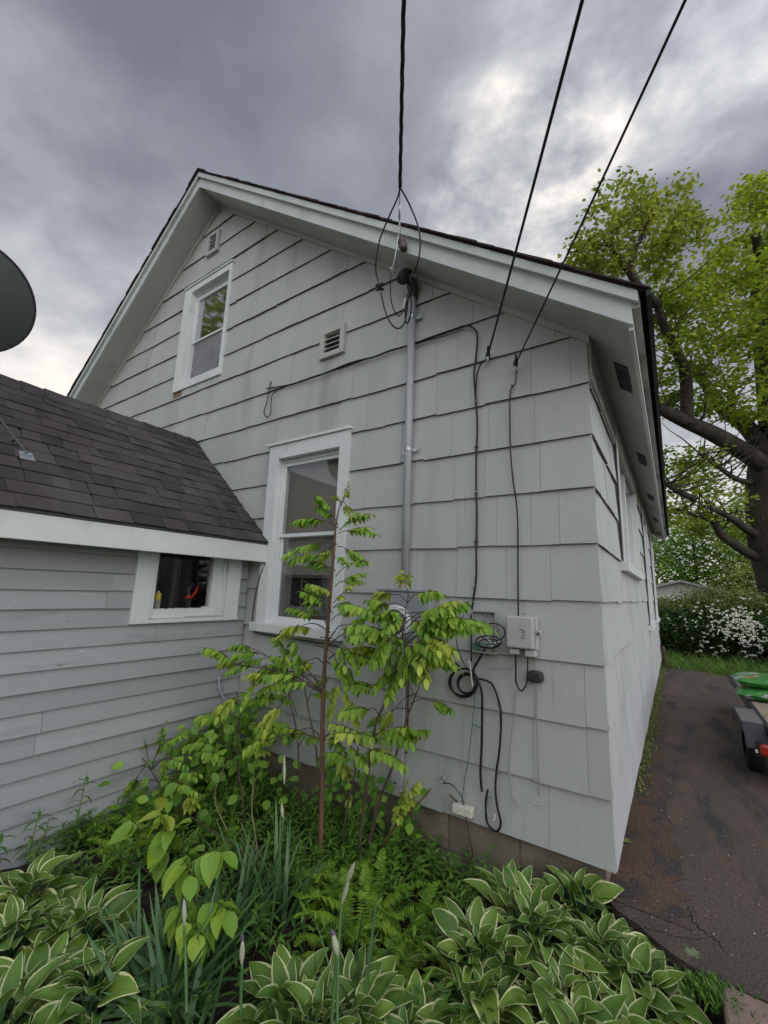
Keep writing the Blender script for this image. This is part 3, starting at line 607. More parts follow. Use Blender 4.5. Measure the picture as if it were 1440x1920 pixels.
# open terminal box
ob = thing('open_terminal_box', 'open shallow grey box with a tangle of black cable inside', 'terminal box')
x0, x1, z0, z1 = -.665, -.513, .895, 1.128
mb = MB(); pbox(mb, GP, x0, x1, .022, .026, z0, z1); frame(mb, GP, (x0, x1, z0, z1), .008, .010, .008, .008, .0262, .052); mb.build('box_shell', 'openbox', ob)
mb = MB(); pbox(mb, GP, x0+.002, x0+.05, .028, .05, z0+.01, z0+.05); mb.build('terminal_block', mat('terminal_green', (.12, .2, .17)), ob)
kr = mat('knockout_ring', (.16, .16, .16)); o_ = Vector((-.583, -.0263, 1.062))
for rr in (.027, .013):
    mb = MB(); mb.tube([o_+Vector((math.cos(a_)*rr, 0, math.sin(a_)*rr)) for a_ in np.linspace(0, 2*math.pi, 21)], .0012, 5); mb.build('knockout_ring', kr, ob)
for p in ((-.64, 1.108), (-.545, 1.108), (-.575, 1.1), (-.6, 1.1), (-.56, 1.02), (-.60, .99), (-.55, .985)): mb = MB(); mb.lathe((p[0], -.0262, p[1]), (0, -1, 0), [(0, .005), (.002, .004), (.002, 0)], 8); mb.build('screw', kr, ob)
def cable(name, pts, r, m, label, cat='cable', n=6, group=None, seg=6):
    mb = MB(); mb.tube(smoothpath(pts, n), r, seg); return tag(mb.build(name, m, smooth=True), label, cat, group)
g = lambda L_, off=.04: [G(u, v, off) for u, v in L_]
circ = lambda u, v, ru, rv, a0, a1, n_=14, off=.06: [G(u+math.cos(a)*ru, v+math.sin(a)*rv, off) for a in np.linspace(rd(a0), rd(a1), n_)]
cable('cable_loop', circ(924, 1186, 23, 17, -200, 200, 18, .075), .0032, 'black', 'upper black cable loop hanging in the open grey box')
cable('cable_loop', circ(916, 1203, 24, 11, 0, 380, 18, .085), .004, 'black', 'flattened black cable loop at the bottom of the open grey box')
cable('cable_loop', circ(917, 1207, 20, 9, 160, 560, 18, .07), .0035, 'blackm', 'small dark cable loop behind the flattened loop in the open box')
cable('white_wire', g([(884, 1184), (898, 1185), (912, 1196), (924, 1208)], .08), .0022, 'cream', 'thin white wire crossing the open grey box', 'wire')
cable('green_wire', g([(902, 1205), (910, 1210), (918, 1206), (925, 1211)], .08), .003, 'greenw', 'short green wire end inside the open grey box', 'wire')
mb = MB()
for p in ((918, 1213), (924, 1207), (932, 1205)): a_ = G(*p, .085); mb.tube([a_, a_+Vector((.018, -.004, .008))], .006, 8)
tag(mb.build('cable_connectors', 'galv', smooth=True), 'brass and steel connectors in the bottom of the open grey box', 'connectors')
# grey network box
nb = thing('utility_box', 'closed light grey plastic utility box beside the open box', 'utility box')
x0, x1, z0, z1 = -.447, -.290, .945, 1.112
mb = MB(); mb.box(x0+.006, x1, -.06, -.022, z0-.005, z1-.004); mb.build('box_base', 'plasticg', nb, bevel=.006)
mb = MB(); mb.box(x0, x1-.012, -.092, -.061, z0, z1); mb.build('box_cover', 'plasticg', nb, bevel=.009)
mb = MB(); mb.box(x0+.012, x0+.062, -.075, -.03, z0-.034, z0-.006); mb.build('cable_port', 'plasticg', nb, bevel=.003); mb = MB(); mb.box(x1-.062, x1-.008, -.075, -.03, z0-.038, z0-.006); mb.build('cable_port', 'plasticg', nb, bevel=.003)
mb = MB(); mb.box(x1+.001, x1+.018, -.07, -.045, 1.02, 1.042); mb.build('latch', 'plasticg', nb, bevel=.003)
mb = MB(); mb.tube([(x1+.001, -.072, 1.026), (x1+.012, -.075, 1.026), (x1+.012, -.075, 1.036)], .004, 6); mb.build('latch_pin', 'blackm', nb)
mb = MB(); mb.box(-.378, -.366, -.0925, -.0923, 1.044, 1.046); 
for (u0, v0, u1, v1) in ((974, 1179, 984, 1183), (978, 1185, 983, 1186), (976, 1195, 982, 1191), (978, 1196, 984, 1197), (983, 1188, 985, 1192)):
    a_, b_ = G(u0, v0, .0932), G(u1, v1, .0932); mb.tube([a_, b_], .0014, 5)
mb.build('cover_marks', mat('mark_rust', (.16, .06, .05)), nb)
mb = MB(); mb.tube([(-.372, -.05, 1.112), (-.372, -.05, 1.124), (-.345, -.05, 1.126)], .004, 6); mb.build('mounting_tab', 'galv', nb)
# cables over the wall
cable('twin_cable', g([(500, 728), (540, 722), (598, 704), (655, 681), (705, 668), (724, 660), (770, 646), (806, 633), (850, 618), (872, 611), (886, 614), (894, 624), (895, 640), (892, 675), (889, 700), (891, 735), (893, 760), (895, 800), (893, 860), (893, 925), (894, 960), (893, 1030), (893, 1080), (888, 1120), (885, 1142), (884, 1158)], .036), .0062, 'black', 'thick black cable along a shingle line then down the wall to the open box')
cable('twin_cable', g([(560, 715), (630, 694), (690, 672), (714, 665), (735, 655), (770, 648), (806, 637), (830, 631), (868, 617)], .038), .0035, 'black', 'thinner black cable strapped beside the thick one above the lower window')
cable('drop_loop', g([(508, 715), (505, 728), (500, 755), (495, 772), (500, 782), (507, 775), (508, 755), (511, 740), (520, 733)], .035), .0042, 'black', 'teardrop loop of black cable hanging near the lower window head')
mb = MB(); mb.lathe(G(508, 718, .024), (0, -1, 0), [(0, .008), (.008, .006), (.012, 0)], 8); tag(mb.build('cable_clip', 'blackm'), 'small hook holding the teardrop loop on the wall', 'clip')
cable('wall_cable', g([(963, 722), (957, 735), (956, 770), (957, 840), (962, 900), (968, 940), (971, 990), (971, 1060), (972, 1160)], .034), .0042, 'black', 'thin black cable down the wall into the top of the closed utility box')
cable('wall_cable', g([(884, 1150), (884, 1200), (884, 1240)], .05), .005, 'black', 'short black cable at the left edge of the open box')
for i, (dr, rr, rv, aa) in enumerate(((0, 27, 25, 0), (2, 25, 27, 30), (5, 16, 17, 70), (3, 17, 19, 10))):
    cu = 869+dr*.5+(4 if i > 1 else 0); cable('coiled_cable', circ(cu, 1279+dr*.7, rr, rv, aa, aa+372, 24, .05+.008*i), .0055, 'black', ['widest turn of the black coil left of the utility box', 'second wide turn of the black coil left of the utility box', 'inner turn of the black coil, nearest the wall', 'innermost front turn of the black coil'][i], group='coiled cable turns under the open box')
cable('hanging_cable', g([(909, 1217), (896, 1240), (888, 1255), (890, 1270), (900, 1285), (904, 1305), (904, 1340), (903, 1400), (901, 1440), (902, 1470), (904, 1484)], .045), .0068, 'black', 'thick black cable with a cut end hanging below the coil')
cable('hanging_cable', g([(886, 1275), (900, 1273), (918, 1279), (926, 1289), (934, 1310), (939, 1335), (939, 1370), (936, 1410), (931, 1445), (929, 1480), (932, 1510), (936, 1527), (939, 1543), (935, 1556), (928, 1558), (920, 1552), (913, 1540), (911, 1520), (911, 1500), (915, 1480)], .045), .0058, 'black', 'black cable looping back up just above the foundation')
cable('hanging_cable', g([(967, 1219), (967, 1260), (968, 1280), (974, 1293), (980, 1294), (987, 1282), (989, 1262), (990, 1219)], .045), .0042, 'black', 'U-shaped black cable under the closed utility box')
cable('painted_wire', g([(966, 1230), (966, 1242), (958, 1252), (946, 1254), (930, 1252), (921, 1254), (920, 1262), (926, 1285), (934, 1320), (937, 1350), (939, 1372)], .032), .0022, 'greyw', 'thin grey painted wire beside the looping black cable', 'wire')
cable('painted_wire', g([(966, 1295), (965, 1330), (960, 1370), (956, 1400), (954, 1440), (957, 1470), (960, 1495), (966, 1504)], .030), .003, 'greyw', 'grey painted-over wire ending in a small coil of wire below the utility box', 'wire')
cable('painted_wire', g([(1007, 1292), (1006, 1340), (1008, 1400), (1010, 1450), (1010, 1490)], .030), .0028, 'greyw', 'grey painted-over wire hanging from the black oval cap', 'wire')
cable('wire_coil', circ(966, 1506, 7, 9, 0, 700, 26, .04), .0022, 'plasticg', 'small coil of painted wire low on the wall', 'wire')
cable('wall_hook', g([(1002, 1503), (1005, 1508), (1010, 1508), (1014, 1501)], .04), .004, 'plasticg', 'small white wire hook low on the wall near the corner', 'hook')
cable('green_wire', g([(889, 1240), (891, 1290), (889, 1320), (886, 1350), (885, 1365), (882, 1390), (877, 1430), (870, 1470), (866, 1508)], .036), .0022, 'greenw', 'thin green wire hanging down to the white junction box', 'wire')
cable('green_tie', g([(885, 1356), (893, 1361), (902, 1365)], .044), .003, 'greenw', 'short green wire tied to the thick hanging cable', 'wire')
cable('painted_wire', g([(875, 1300), (874, 1320), (869, 1350), (867, 1400), (866, 1440), (871, 1475), (872, 1508)], .034), .002, 'greyw', 'thinnest grey wire crossing the green one above the white junction box', 'wire')
cable('white_wire', g([(879, 1238), (882, 1255), (884, 1270), (886, 1288)], .085), .0035, 'cream', 'short white wire in front of the black coil', 'wire')
cable('black_wire', g([(832, 1468), (845, 1470), (856, 1480), (866, 1495), (870, 1510)], .05), .003, 'blackm', 'curved dark wire from a wall anchor to the white junction box', 'wire')
cable('black_wire', g([(873, 1532), (876, 1545), (880, 1570), (886, 1600), (888, 1640)], .05), .0035, 'sashbrown', 'dark wire running from the white junction box down the foundation', 'wire')
cable('black_wire', g([(870, 1152), (858, 1183), (857, 1212), (866, 1236), (875, 1252)], .05), .003, 'blackm', 'thin dark wire bowing out left of the open box', 'wire')
cable('black_wire', g([(815, 1226), (835, 1233), (850, 1240), (862, 1250)], .045), .005, 'black', 'black cable running from the sapling leaves to the coil')
cable('anchor_ring', circ(830, 1462, 4, 6, 0, 400, 14, .04), .003, 'galv', 'small wire ring anchor left of the white junction box', 'hook')
cable('short_cable', g([(918, 1490), (914, 1502), (913, 1520), (917, 1532)], .05), .004, 'galv', 'short silver wire inside the lowest cable loop', 'wire')
cable('short_cable', g([(928, 1527), (927, 1537), (923, 1538)], .05), .004, 'cream', 'white wire end by the lowest cable loop', 'wire')
jb = thing('junction_box', 'small cream white plastic junction box at the bottom edge of the siding', 'junction box')
mb = MB(); a_ = G(848, 1512, .07); b_ = G(884, 1522, .07); mb.box(a_.x, b_.x, -.072, -.03, .045, .088); mb.build('box_cover', 'cream', jb, bevel=.003)
mb = MB(); mb.box(a_.x-.004, b_.x-.004, -.03, -.0225, .035, .085); mb.build('backplate', 'cream', jb)
mb = MB(); mb.lathe((a_.x+.035, -.0725, .064), (0, -1, 0), [(0, .003), (.001, 0)], 8); mb.build('screw', 'blackm', jb)
cable('red_wire_stub', g([(843, 1490), (850, 1497), (858, 1504)], .05), .0045, 'sashbrown', 'short reddish wire stub above the white junction box', 'wire')
mb = MB(); c_ = G(1005, 1268, .02); pts = []
vs = []; ng = 20
prof = [(.0, 1.0), (.025, 1.0), (.034, .86), (.037, .55)]
for d_h, k_ in prof:
    for i in range(ng):
        a = 2*math.pi*i/ng; ca, sa = math.cos(a), math.sin(a); vs.append((c_.x+.042*k_*math.copysign(abs(ca)**.7, ca), c_.y-d_h, c_.z+.03*k_*math.copysign(abs(sa)**.7, sa)))
fs = [(r_*ng+i, r_*ng+(i+1) % ng, (r_+1)*ng+(i+1) % ng, (r_+1)*ng+i) for r_ in range(3) for i in range(ng)]+[tuple(range(3*ng, 4*ng))]
mb.mesh(vs, fs)
for i in range(5): mb.box(c_.x-.028+i*.012, c_.x-.022+i*.012, c_.y-.041, c_.y-.036, c_.z-.018, c_.z+.018)
tag(mb.build('outdoor_vent', 'blackm', recalc=True), 'black ribbed oval cap on the wall below the utility box', 'vent cap')
# cable clips along the vertical cable
for i, (u, v) in enumerate(((892, 753), (893, 838), (892, 922), (892, 1015), (889, 1098))):
    mb = MB(); p = G(u, v, .036); mb.tube([p+Vector((-.012, .01, 0)), p+Vector((-.008, -.008, 0)), p+Vector((.008, -.008, 0)), p+Vector((.012, .01, 0))], .0032, 6)
    tag(mb.build('cable_clip', 'galv' if i % 2 == 0 else 'blackm'), ['topmost', 'second', 'third', 'fourth', 'lowest'][i]+' clip on the long black cable right of the conduit', 'clip', 'clips along the black wall cable')
# overhead service
A0 = G(752, 452, .335)
def overhead(A, u, v, slope=.2, far=13, n=14):
    d = ray(u, v)/FPX; lo, hi = .05, 4.
    for _ in range(50):
        t = (lo+hi)/2; B = CAM+d*t; hd = math.hypot(B.x-A.x, B.y-A.y)
        if (B.z-A.z)/hd > slope: hi = t
        else: lo = t
    hd = math.hypot(B.x-A.x, B.y-A.y); e_ = Vector(((B.x-A.x)/hd, (B.y-A.y)/hd, 0))
    return [A+e_*x+Vector((0, 0, slope*x+.012*x*(x-hd))) for x in [far*(i/n)**1.7 for i in range(n+1)]]
srv = thing('service_drop', 'twisted black power line coming down from above to the gable', 'power line')
top = overhead(G(750, 352, .55), 757, 0, .22)
split = top[0]
mb = MB(); pp = smoothpath(top, 14)
for ph in (0, 2.09, 4.19):
    q = []; acc = 0
    for i, p in enumerate(pp):
        if i: acc += (p-pp[i-1]).length
        a = ph+acc*22; q.append(p+Vector((math.cos(a)*.0055, math.sin(a)*.0055*.7, math.sin(a)*.0055*.7)))
    mb.tube(q, .0072, 6)
mb.build('twisted_cable', 'black', srv, smooth=True)
T = lambda u, v, o_: G(u, v, o_)
mb = MB(); mb.tube(smoothpath([split, T(745, 372, .5), T(730, 405, .42), T(712, 450, .38), T(705, 490, .35), T(705, 510, .32), T(709, 527, .3)]), .0055, 8)
mb.tube(smoothpath([T(714, 548, .3), T(720, 575, .29), T(728, 598, .28), T(739, 613, .27), T(750, 615, .25), T(759, 603, .22), T(763, 580, .2), T(766, 555, .18), T(768, 545, .15)]), .0055, 8)
mb.build('line_left', 'black', srv, smooth=True)
mb = MB(); mb.tube(smoothpath([split, T(760, 368, .5), T(773, 395, .42), T(784, 425, .40), T(788, 455, .385), T(785, 485, .37), T(778, 508, .34)]), .0055, 8)
mb.tube(smoothpath([T(774, 530, .33), T(770, 548, .29), T(762, 570, .25), T(760, 590, .22), T(762, 606, .2), T(768, 598, .18), T(771, 575, .17), T(770, 552, .15)]), .0055, 8)
mb.build('line_right', 'black', srv, smooth=True)
mb = MB(); mb.tube(smoothpath([T(733, 512, .33), T(732, 535, .31), T(733, 560, .28), T(739, 582, .24), T(746, 592, .19), T(753, 588, .18), T(758, 572, .17), T(764, 552, .15)]), .004, 8); mb.build('neutral_line', 'black', srv, smooth=True)
mb = MB(); mb.tube([split, T(749, 384, .46)], .003); mb.tube([T(749, 382, .46), T(749, 412, .41)], .0075, 8); mb.tube([T(749, 412, .41), T(747, 440, .36), A0], .0022); mb.tube([T(749, 412, .41), T(752, 440, .36)], .0022); mb.tube(smoothpath([T(747, 440, .36), T(742, 475, .355), T(736, 503, .34)]), .0035); mb.build('messenger_wire', 'galv', srv, smooth=True)
mb = MB(); mb.lathe(T(757, 466, .333), (T(748, 438, .335)-T(757, 466, .333)), [(-.012, .0), (-.012, .022), (.0, .027), (.03, .030), (.04, .022), (.05, .022), (.06, .028), (.075, .026), (.085, .012), (.09, 0)], 14); mb.build('insulator', 'porc', srv, smooth=True)
def lumps(cc, s_, seed, m, name):
    mb = MB(); rr = random.Random(seed); 
    for i in range(7):
        o_ = cc+Vector((rr.uniform(-1, 1)*s_*.7, rr.uniform(-1, 1)*s_*.4, rr.uniform(-1, 1)*s_)); ax = Vector((rr.uniform(-1, 1), rr.uniform(-.4, .4), rr.uniform(-1, 1))).normalized()
        mb.lathe(o_-ax*s_*.5, ax, [(0, 0), (0, s_*.42), (s_*.9, s_*.42), (s_*.9, s_*.3), (s_*1.15, s_*.3), (s_*1.15, 0)], 8)
    return mb.build(name, m, srv)
lumps(T(711, 537, .3), .026, 2, 'black', 'line_clamp'); lumps(T(776, 519, .335), .028, 7, 'black', 'line_clamp'); lumps(T(735, 505, .34), .012, 5, 'galv', 'line_clamp')
mb = MB(); mb.tube([T(760, 560, .17), T(756, 578, .18)], .006, 8); mb.build('wire_end', 'cream', srv)
for (A, u, v, rr, lab, tail) in ((G(915, 665, .05), 1092, 0, .0062, 'thicker of the two straight black lines from the sky to the gable wall', [(915, 668), (910, 675), (902, 682), (895, 700), (893, 722), (892, 750)]),
                           (G(967, 682, .06), 1285, 0, .0046, 'thinner rightmost black line from the sky to the gable wall', [(967, 686), (968, 705), (966, 719), (962, 723), (958, 722)])):
    t_ = thing('overhead_line', lab, 'phone line')
    mb = MB(); mb.tube(smoothpath(overhead(A, u, v, .2), 6), rr, 8); mb.build('line_span', 'black', t_, smooth=True)
    mb = MB(); mb.tube(smoothpath(g(tail, .045)), rr*.8, 8); mb.build('line_tail', 'black', t_, smooth=True)
    mb = MB(); mb.lathe(A, (.3, -.8, .5), [(-.03, 0), (-.03, .01), (-.012, .014), (.012, .014), (.02, .008), (.06, .006), (.06, 0)], 10); mb.build('line_clamp', 'blackm', t_)
    mb = MB(); q_ = Vector((A.x, -.02, A.z-.03)); mb.tube([q_, q_+Vector((0, -.03, -.005)), A], .004, 6); mb.tube(smoothpath([A+Vector((-.006, 0, -.01)), A+Vector((-.01, 0, -.035)), A+Vector((-.002, 0, -.05))]), .003, 6); mb.build('wall_hook', 'galv', t_)
cable('eave_cord', [(-2.50, -.05, 1.415), (-2.50, -.03, 1.39), (-2.545, -.035, 1.3), (-2.575, -.045, 1.1), (-2.58, -.04, .9), (-2.5, -.045, .845), (-2.2, -.04, .838), (-1.72, -.045, .828), (-1.5, -.045, .80)], .006, 'blackm', 'dark cord down the left side of the lower window and under its sill')
cable('pale_cord', [S(410, 1270, -2.69), S(412, 1295, -2.69), S(425, 1318, -2.68), S(445, 1338, -2.66)], .008, 'bluew', 'pale bluish cord bowing in front of the clapboards behind the sapling')
# ------------------------------------------------------------------ ground
def sheet(x0, x1, y0, y1, z, nx=1, ny=1, amp=0, seed=1):
    r_ = random.Random(seed); m_ = MB(); vs = []
    for j in range(ny+1):
        for i in range(nx+1): vs.append((x0+(x1-x0)*i/nx, y0+(y1-y0)*j/ny, z+(r_.uniform(-amp, amp) if amp else 0)))
    m_.mesh(vs, [(j*(nx+1)+i, j*(nx+1)+i+1, (j+1)*(nx+1)+i+1, (j+1)*(nx+1)+i) for j in range(ny) for i in range(nx)]); return m_
GZ = -.30
m_ = sheet(-3.2, .45, -4.6, .03, GZ, 60, 70, .014); structure(m_, 'garden_soil', 'soil', smooth=True)
m_ = MB()
for q in ((-900, -3.2, -900, 900), (-3.2, .45, -900, -4.6), (-3.2, .45, .03, 900), (.45, 900, -900, 900)): m_.quad((q[0], q[2], -.16), (q[1], q[2], -.16), (q[1], q[3], -.16), (q[0], q[3], -.16))
m_.quad((.45, -4.6, -.16), (.45, .03, -.16), (.45, .03, -.4), (.45, -4.6, -.4)); structure(m_, 'lawn', 'lawn')
edge = [(-.045, .03), (-.035, 0), (.02, -.06), (.10, -.10), (.17, -.16), (.24, -.20), (.34, -.23)]
poly = edge+[(3.6, -.24), (3.6, 7.5), (1.6, 7.6), (.9, 8.0), (.2, 8.55), (-.045, 8.7)]
m_ = MB(); m_.prism([(x, y, -.12) for x, y in poly], (0, 0, -.25)); structure(m_, 'driveway', 'asphalt', recalc=True)
m_ = MB(); rr = random.Random(5); n_ = 14; top_ = [(.36, -.262), (.42, -.255), (.55, -.262), (1.0, -.25), (2.2, -.26), (2.2, -3.5), (.42, -3.5), (.37, -1.2)]
m_.prism([(x, y, -.105) for x, y in top_], (0, 0, -.2)); structure(m_, 'concrete_walk', 'slab', recalc=True, bevel=.01)
m_ = MB(); rr = random.Random(15); pr_ = None
for i in range(61):
    y = .0+7.8*(i/60)**1.3; w_ = .10+.16*math.exp(-y*.5)+rr.uniform(-.03, .05); q_ = ((-.03, y, -.1165), (w_, y, -.1175))
    if pr_: m_.quad(pr_[0], pr_[1], q_[1], q_[0])
    pr_ = q_
structure(m_, 'dirt_strip', 'dirt')
# cracks in the driveway, as thin dark strips just above the asphalt
m_ = MB()
for seed, pts in ((1, [(1210, 1740), (1240, 1745), (1262, 1755), (1300, 1760), (1330, 1758)]), (2, [(1290, 1700), (1300, 1730), (1318, 1745), (1345, 1765), (1360, 1790)]), (4, [(1290, 1460), (1305, 1480), (1312, 1510)])):
    r_ = random.Random(seed); p = [Z(u, v, -.1185) for u, v in pts]; q = []
    for i in range(len(p)-1):
        for k in range(6): t = k/6; q.append(p[i].lerp(p[i+1], t)+Vector((r_.uniform(-.006, .006), r_.uniform(-.01, .01), 0)))
    for i in range(len(q)-1):
        w_ = r_.uniform(.0003, .003)*(1.2 if seed == 2 else .7); d = (q[i+1]-q[i]).normalized(); s_ = Vector((-d.y, d.x, 0))*w_
        m_.quad(q[i]-s_, q[i+1]-s_, q[i+1]+s_, q[i]+s_)
structure(m_, 'driveway_cracks', 'tyre')
m_ = MB(); rs = random.Random(9)
for i in range(260):
    x = abs(rs.gauss(0, 1))*.5 if rs.random() < .5 else rs.uniform(0, 2.2); y = rs.uniform(-.2, 1)*1.0 if rs.random() < .5 else rs.uniform(0, 7)
    if x < -.02+max(0, -y)*1.2: continue
    s_ = rs.uniform(.0015, .0042)*(1.6 if rs.random() < .06 else 1); a = rs.uniform(0, 3)
    c, sn_ = math.cos(a)*s_, math.sin(a)*s_; z = -.119
    p4 = [(x+c, y+sn_, z), (x-sn_, y+c*.8, z), (x-c, y-sn_, z), (x+sn_, y-c*.8, z)]; t4 = [((p[0]-x)*.6+x, (p[1]-y)*.6+y, z+s_*.9) for p in p4]; m_.hexa(p4+t4)
tag(m_.build('gravel_bits', 'stone', kind='stuff'), 'small pale stones and chips scattered on the driveway', 'gravel')
# ------------------------------------------------------------------ leaves
def leaf(mb, o, d, n, L_, W_, fold=.25, curl=.25, seg=4, shape=0, nx=1, wav=0, ph=0, uvs=False):
    """blade from o along d with surface normal n; nx cells per half"""
    d = Vector(d).normalized(); n = Vector(n); n = (n-d*n.dot(d)); n = n.normalized() if n.length > 1e-5 else d.orthogonal().normalized()
    s = d.cross(n); rows = []; V_ = []; cols = 2*nx+1
    for i in range(seg+1):
        t = i/seg; 
        if shape == 0: w_ = math.sin(math.pi*min(1, t**.75))**.85
        elif shape == 1: w_ = (1-t)**.6*min(1, t*8+.5)
        elif shape == 2: w_ = math.sin(math.pi*t**.62)**.8 if t < 1 else 0
        else: w_ = math.sin(math.pi*t**.9)**.7
        w_ *= W_*.5
        a = curl*t*1.6; c = o+d*(L_*(math.sin(a)/max(a, 1e-4) if curl > 1e-3 else 1)*t)-n*(L_*t*math.sin(a/2)*.9)
        for k in range(cols):
            x = (k-nx)/nx; z = abs(x)*fold*w_+ (math.sin(ph+t*9+x*1.3)*wav*abs(x)*W_ if wav else 0)
            V_.append(c+s*(x*w_)+n*z)
    fs = []; uv = []
    for i in range(seg):
        for k in range(cols-1):
            a = i*cols+k; fs.append((a, a+1, a+cols+1, a+cols)); x0, x1 = (k-nx)/nx, (k+1-nx)/nx
            uv.append(((x0, i/seg), (x1, i/seg), (x1, (i+1)/seg), (x0, (i+1)/seg)))
    mb.mesh(V_, fs, uv if uvs else None)
def compound(fl, tw, o, d, L_, rs, lw=.048, ll=.078, pairs=5, droop=.9, term=True, start=.18):
    if ll < .097: pairs += 3; ll *= .70; lw = ll*.5; droop *= 1.0
    else: lw = ll*.66
    d = Vector(d).normalized(); pts = [Vector(o)]; p = Vector(o); dd = d.copy(); n_ = 8
    for i in range(n_):
        dd = (dd+Vector((0, 0, -droop*.11))).normalized(); p = p+dd*(L_/n_); pts.append(p.copy())
    tw.tube(pts, [.0022, .0009], 4, cap=False)
    for k in range(pairs):
        t = start+(1-start)*k/pairs; i = min(int(t*n_), n_-1); f_ = t*n_-i; q = pts[i].lerp(pts[i+1], f_); tg = (pts[i+1]-pts[i]).normalized()
        side = tg.cross(Vector((0, 0, 1))); side = side.normalized() if side.length > .1 else Vector((1, 0, 0))
        sz = (.65+.5*math.sin(math.pi*(.15+.75*t)))*rs.uniform(.8, 1.15)
        for s_ in (1, -1):
            if rs.random() < .07: continue
            q = q+tg*rs.uniform(-.004, .006)
            dv = side*s_*rs.uniform(.45, .8)+tg*rs.uniform(.25, .6)+Vector((rs.uniform(-.25, .25), rs.uniform(-.25, .25), -rs.uniform(.3, 1.35)*droop)); nn = side*s_*.8+Vector((0, 0, .55))+tg*.2
            leaf(fl, q, dv, nn, ll*sz, lw*sz, .45, rs.uniform(.15, .6), 5, 2, uvs=True)
    if term: leaf(fl, pts[-1], dd+Vector((0, 0, -.3)), Vector((0, 0, 1))+d*.2, ll*.9, lw*.9, .25, .3, 4, 3, uvs=True)
def tagplant(name, label, cat, group=None): return thing(name, label, cat, group=group)
rs = random.Random(21)
# main sapling: upright trunk in front of the lower window
sap = tagplant('sapling', 'tall thin sapling with a reddish trunk in front of the lower window', 'tree', 'saplings in the garden bed')
fl, yl, tw = MB(), MB(), MB()
W = lambda u, v, y: Y(u, v, y)
yb = -.45
trunk = smoothpath([W(600, 1645, yb), W(603, 1500, yb), W(606, 1300, yb), (W(614, 1180, yb)), W(622, 1090, yb), W(628, 1010, yb), W(631, 975, yb), W(640, 938, yb)], 6)
tb = MB(); nT = len(trunk); tb.tube(trunk, [.0135*(1-i/nT)**.8+.0022 for i in range(nT)], 10)
def br(u0, v0, u1, v1, y0, y1, bend=.03, L_=.24, pairs=5, ll=.078, lw=.048, droop=.9, young=False, rad=.003, fan=1):
    a, b = W(u0, v0, y0), W(u1, v1, y1); m = (a+b)/2+Vector((0, 0, bend)); 
    if (b-a).length > .06: tw.tube(smoothpath([a, m, b], 4), [rad, .0018], 6)
    for k in range(fan):
        d = (b-a).normalized() if (b-a).length > .02 else Vector((rs.uniform(-1, 1), rs.uniform(-1, .3), .2))
        d = d+Vector((rs.uniform(-.3, .3), rs.uniform(-.35, .35), rs.uniform(-.1, .2)))*(1 if k == 0 else 1.9)
        compound(yl if young else fl, tw, b if k == 0 else a.lerp(b, rs.uniform(.5, .9)), d, L_*rs.uniform(.85, 1.1), rs, lw, ll, pairs, droop)
# (start px, end px) of leaf stalks up the trunk, left and right
for a in ((640, 940, 650, 948, 1, .08, 4, .045), (640, 945, 628, 935, 1, .06, 3, .04), (640, 950, 646, 930, 1, .07, 3, .04),
          (634, 985, 618, 958, 0, .10, 4, .07), (634, 990, 600, 975, 0, .17, 5, .075), (636, 995, 660, 978, 0, .15, 4, .07), (634, 1000, 664, 996, 0, .12, 4, .06),
          (632, 1020, 598, 1020, 0, .16, 5, .07), (632, 1020, 615, 1032, 1, .10, 4, .06), (632, 1025, 650, 1030, 0, .10, 4, .06), (630, 1045, 600, 1042, 0, .16, 5, .065),
          (630, 1070, 606, 1062, 0, .14, 5, .065), (630, 1080, 656, 1058, 0, .13, 5, .06), (628, 1100, 645, 1088, 0, .10, 4, .055), (627, 1118, 615, 1110, 1, .09, 4, .055),
          (626, 1130, 650, 1108, 1, .08, 4, .05), (624, 1150, 606, 1132, 0, .13, 5, .06), (624, 1140, 645, 1130, 0, .10, 4, .06), (620, 1165, 640, 1150, 1, .10, 4, .05)):
    u0, v0, u1, v1, yg, L_, pr, ll = a
    br(u0, v0, u1, v1, yb, yb+rs.uniform(-.07, .05), .01, L_*1.3, pr, ll*1.15, ll*.6, .75, bool(yg), fan=2)
# long side branches
for a in ((618, 1180, 590, 1160, -.05), (618, 1185, 560, 1175, .0), (616, 1200, 655, 1172, -.05), (616, 1210, 672, 1190, 0), (610, 1290, 560, 1270, -.1), (606, 1297, 520, 1255, 0), (606, 1297, 470, 1250, -.05),
          (606, 1300, 440, 1245, -.08), (604, 1385, 560, 1370, -.02), (604, 1385, 660, 1378, -.02), (604, 1388, 690, 1405, -.05), (604, 1385, 500, 1388, -.1), (616, 1235, 665, 1228, .02), (612, 1240, 640, 1290, .05),
          (606, 1297, 485, 1225, .03), (606, 1297, 530, 1215, .02), (612, 1250, 575, 1240, .05)):
    br(*a[:4], yb, yb+a[4], .035, .2, 5, .082, .052, .75, rs.random() < .2, .0045, 2)
for (u, v, uu, vv) in ((560, 1170, 540, 1215), (590, 1210, 640, 1240), (500, 1245, 470, 1290), (520, 1250, 470, 1215), (560, 1290, 520, 1330), (450, 1260, 425, 1230), (660, 1210, 700, 1195), (600, 1195, 650, 1215)):
    br(u, v, uu, vv, yb-.02, yb+rs.uniform(-.12, .05), .02, .2, 5, .08, .05, .9, rs.random() < .2, .003, 2)
tb.build('trunk', 'twig', sap, smooth=True); tw.build('twigs', 'twigd', sap, smooth=True); fl.build('foliage', 'sleaf', sap, smooth=True); yl.build('young_foliage', 'sleafy', sap, smooth=True)
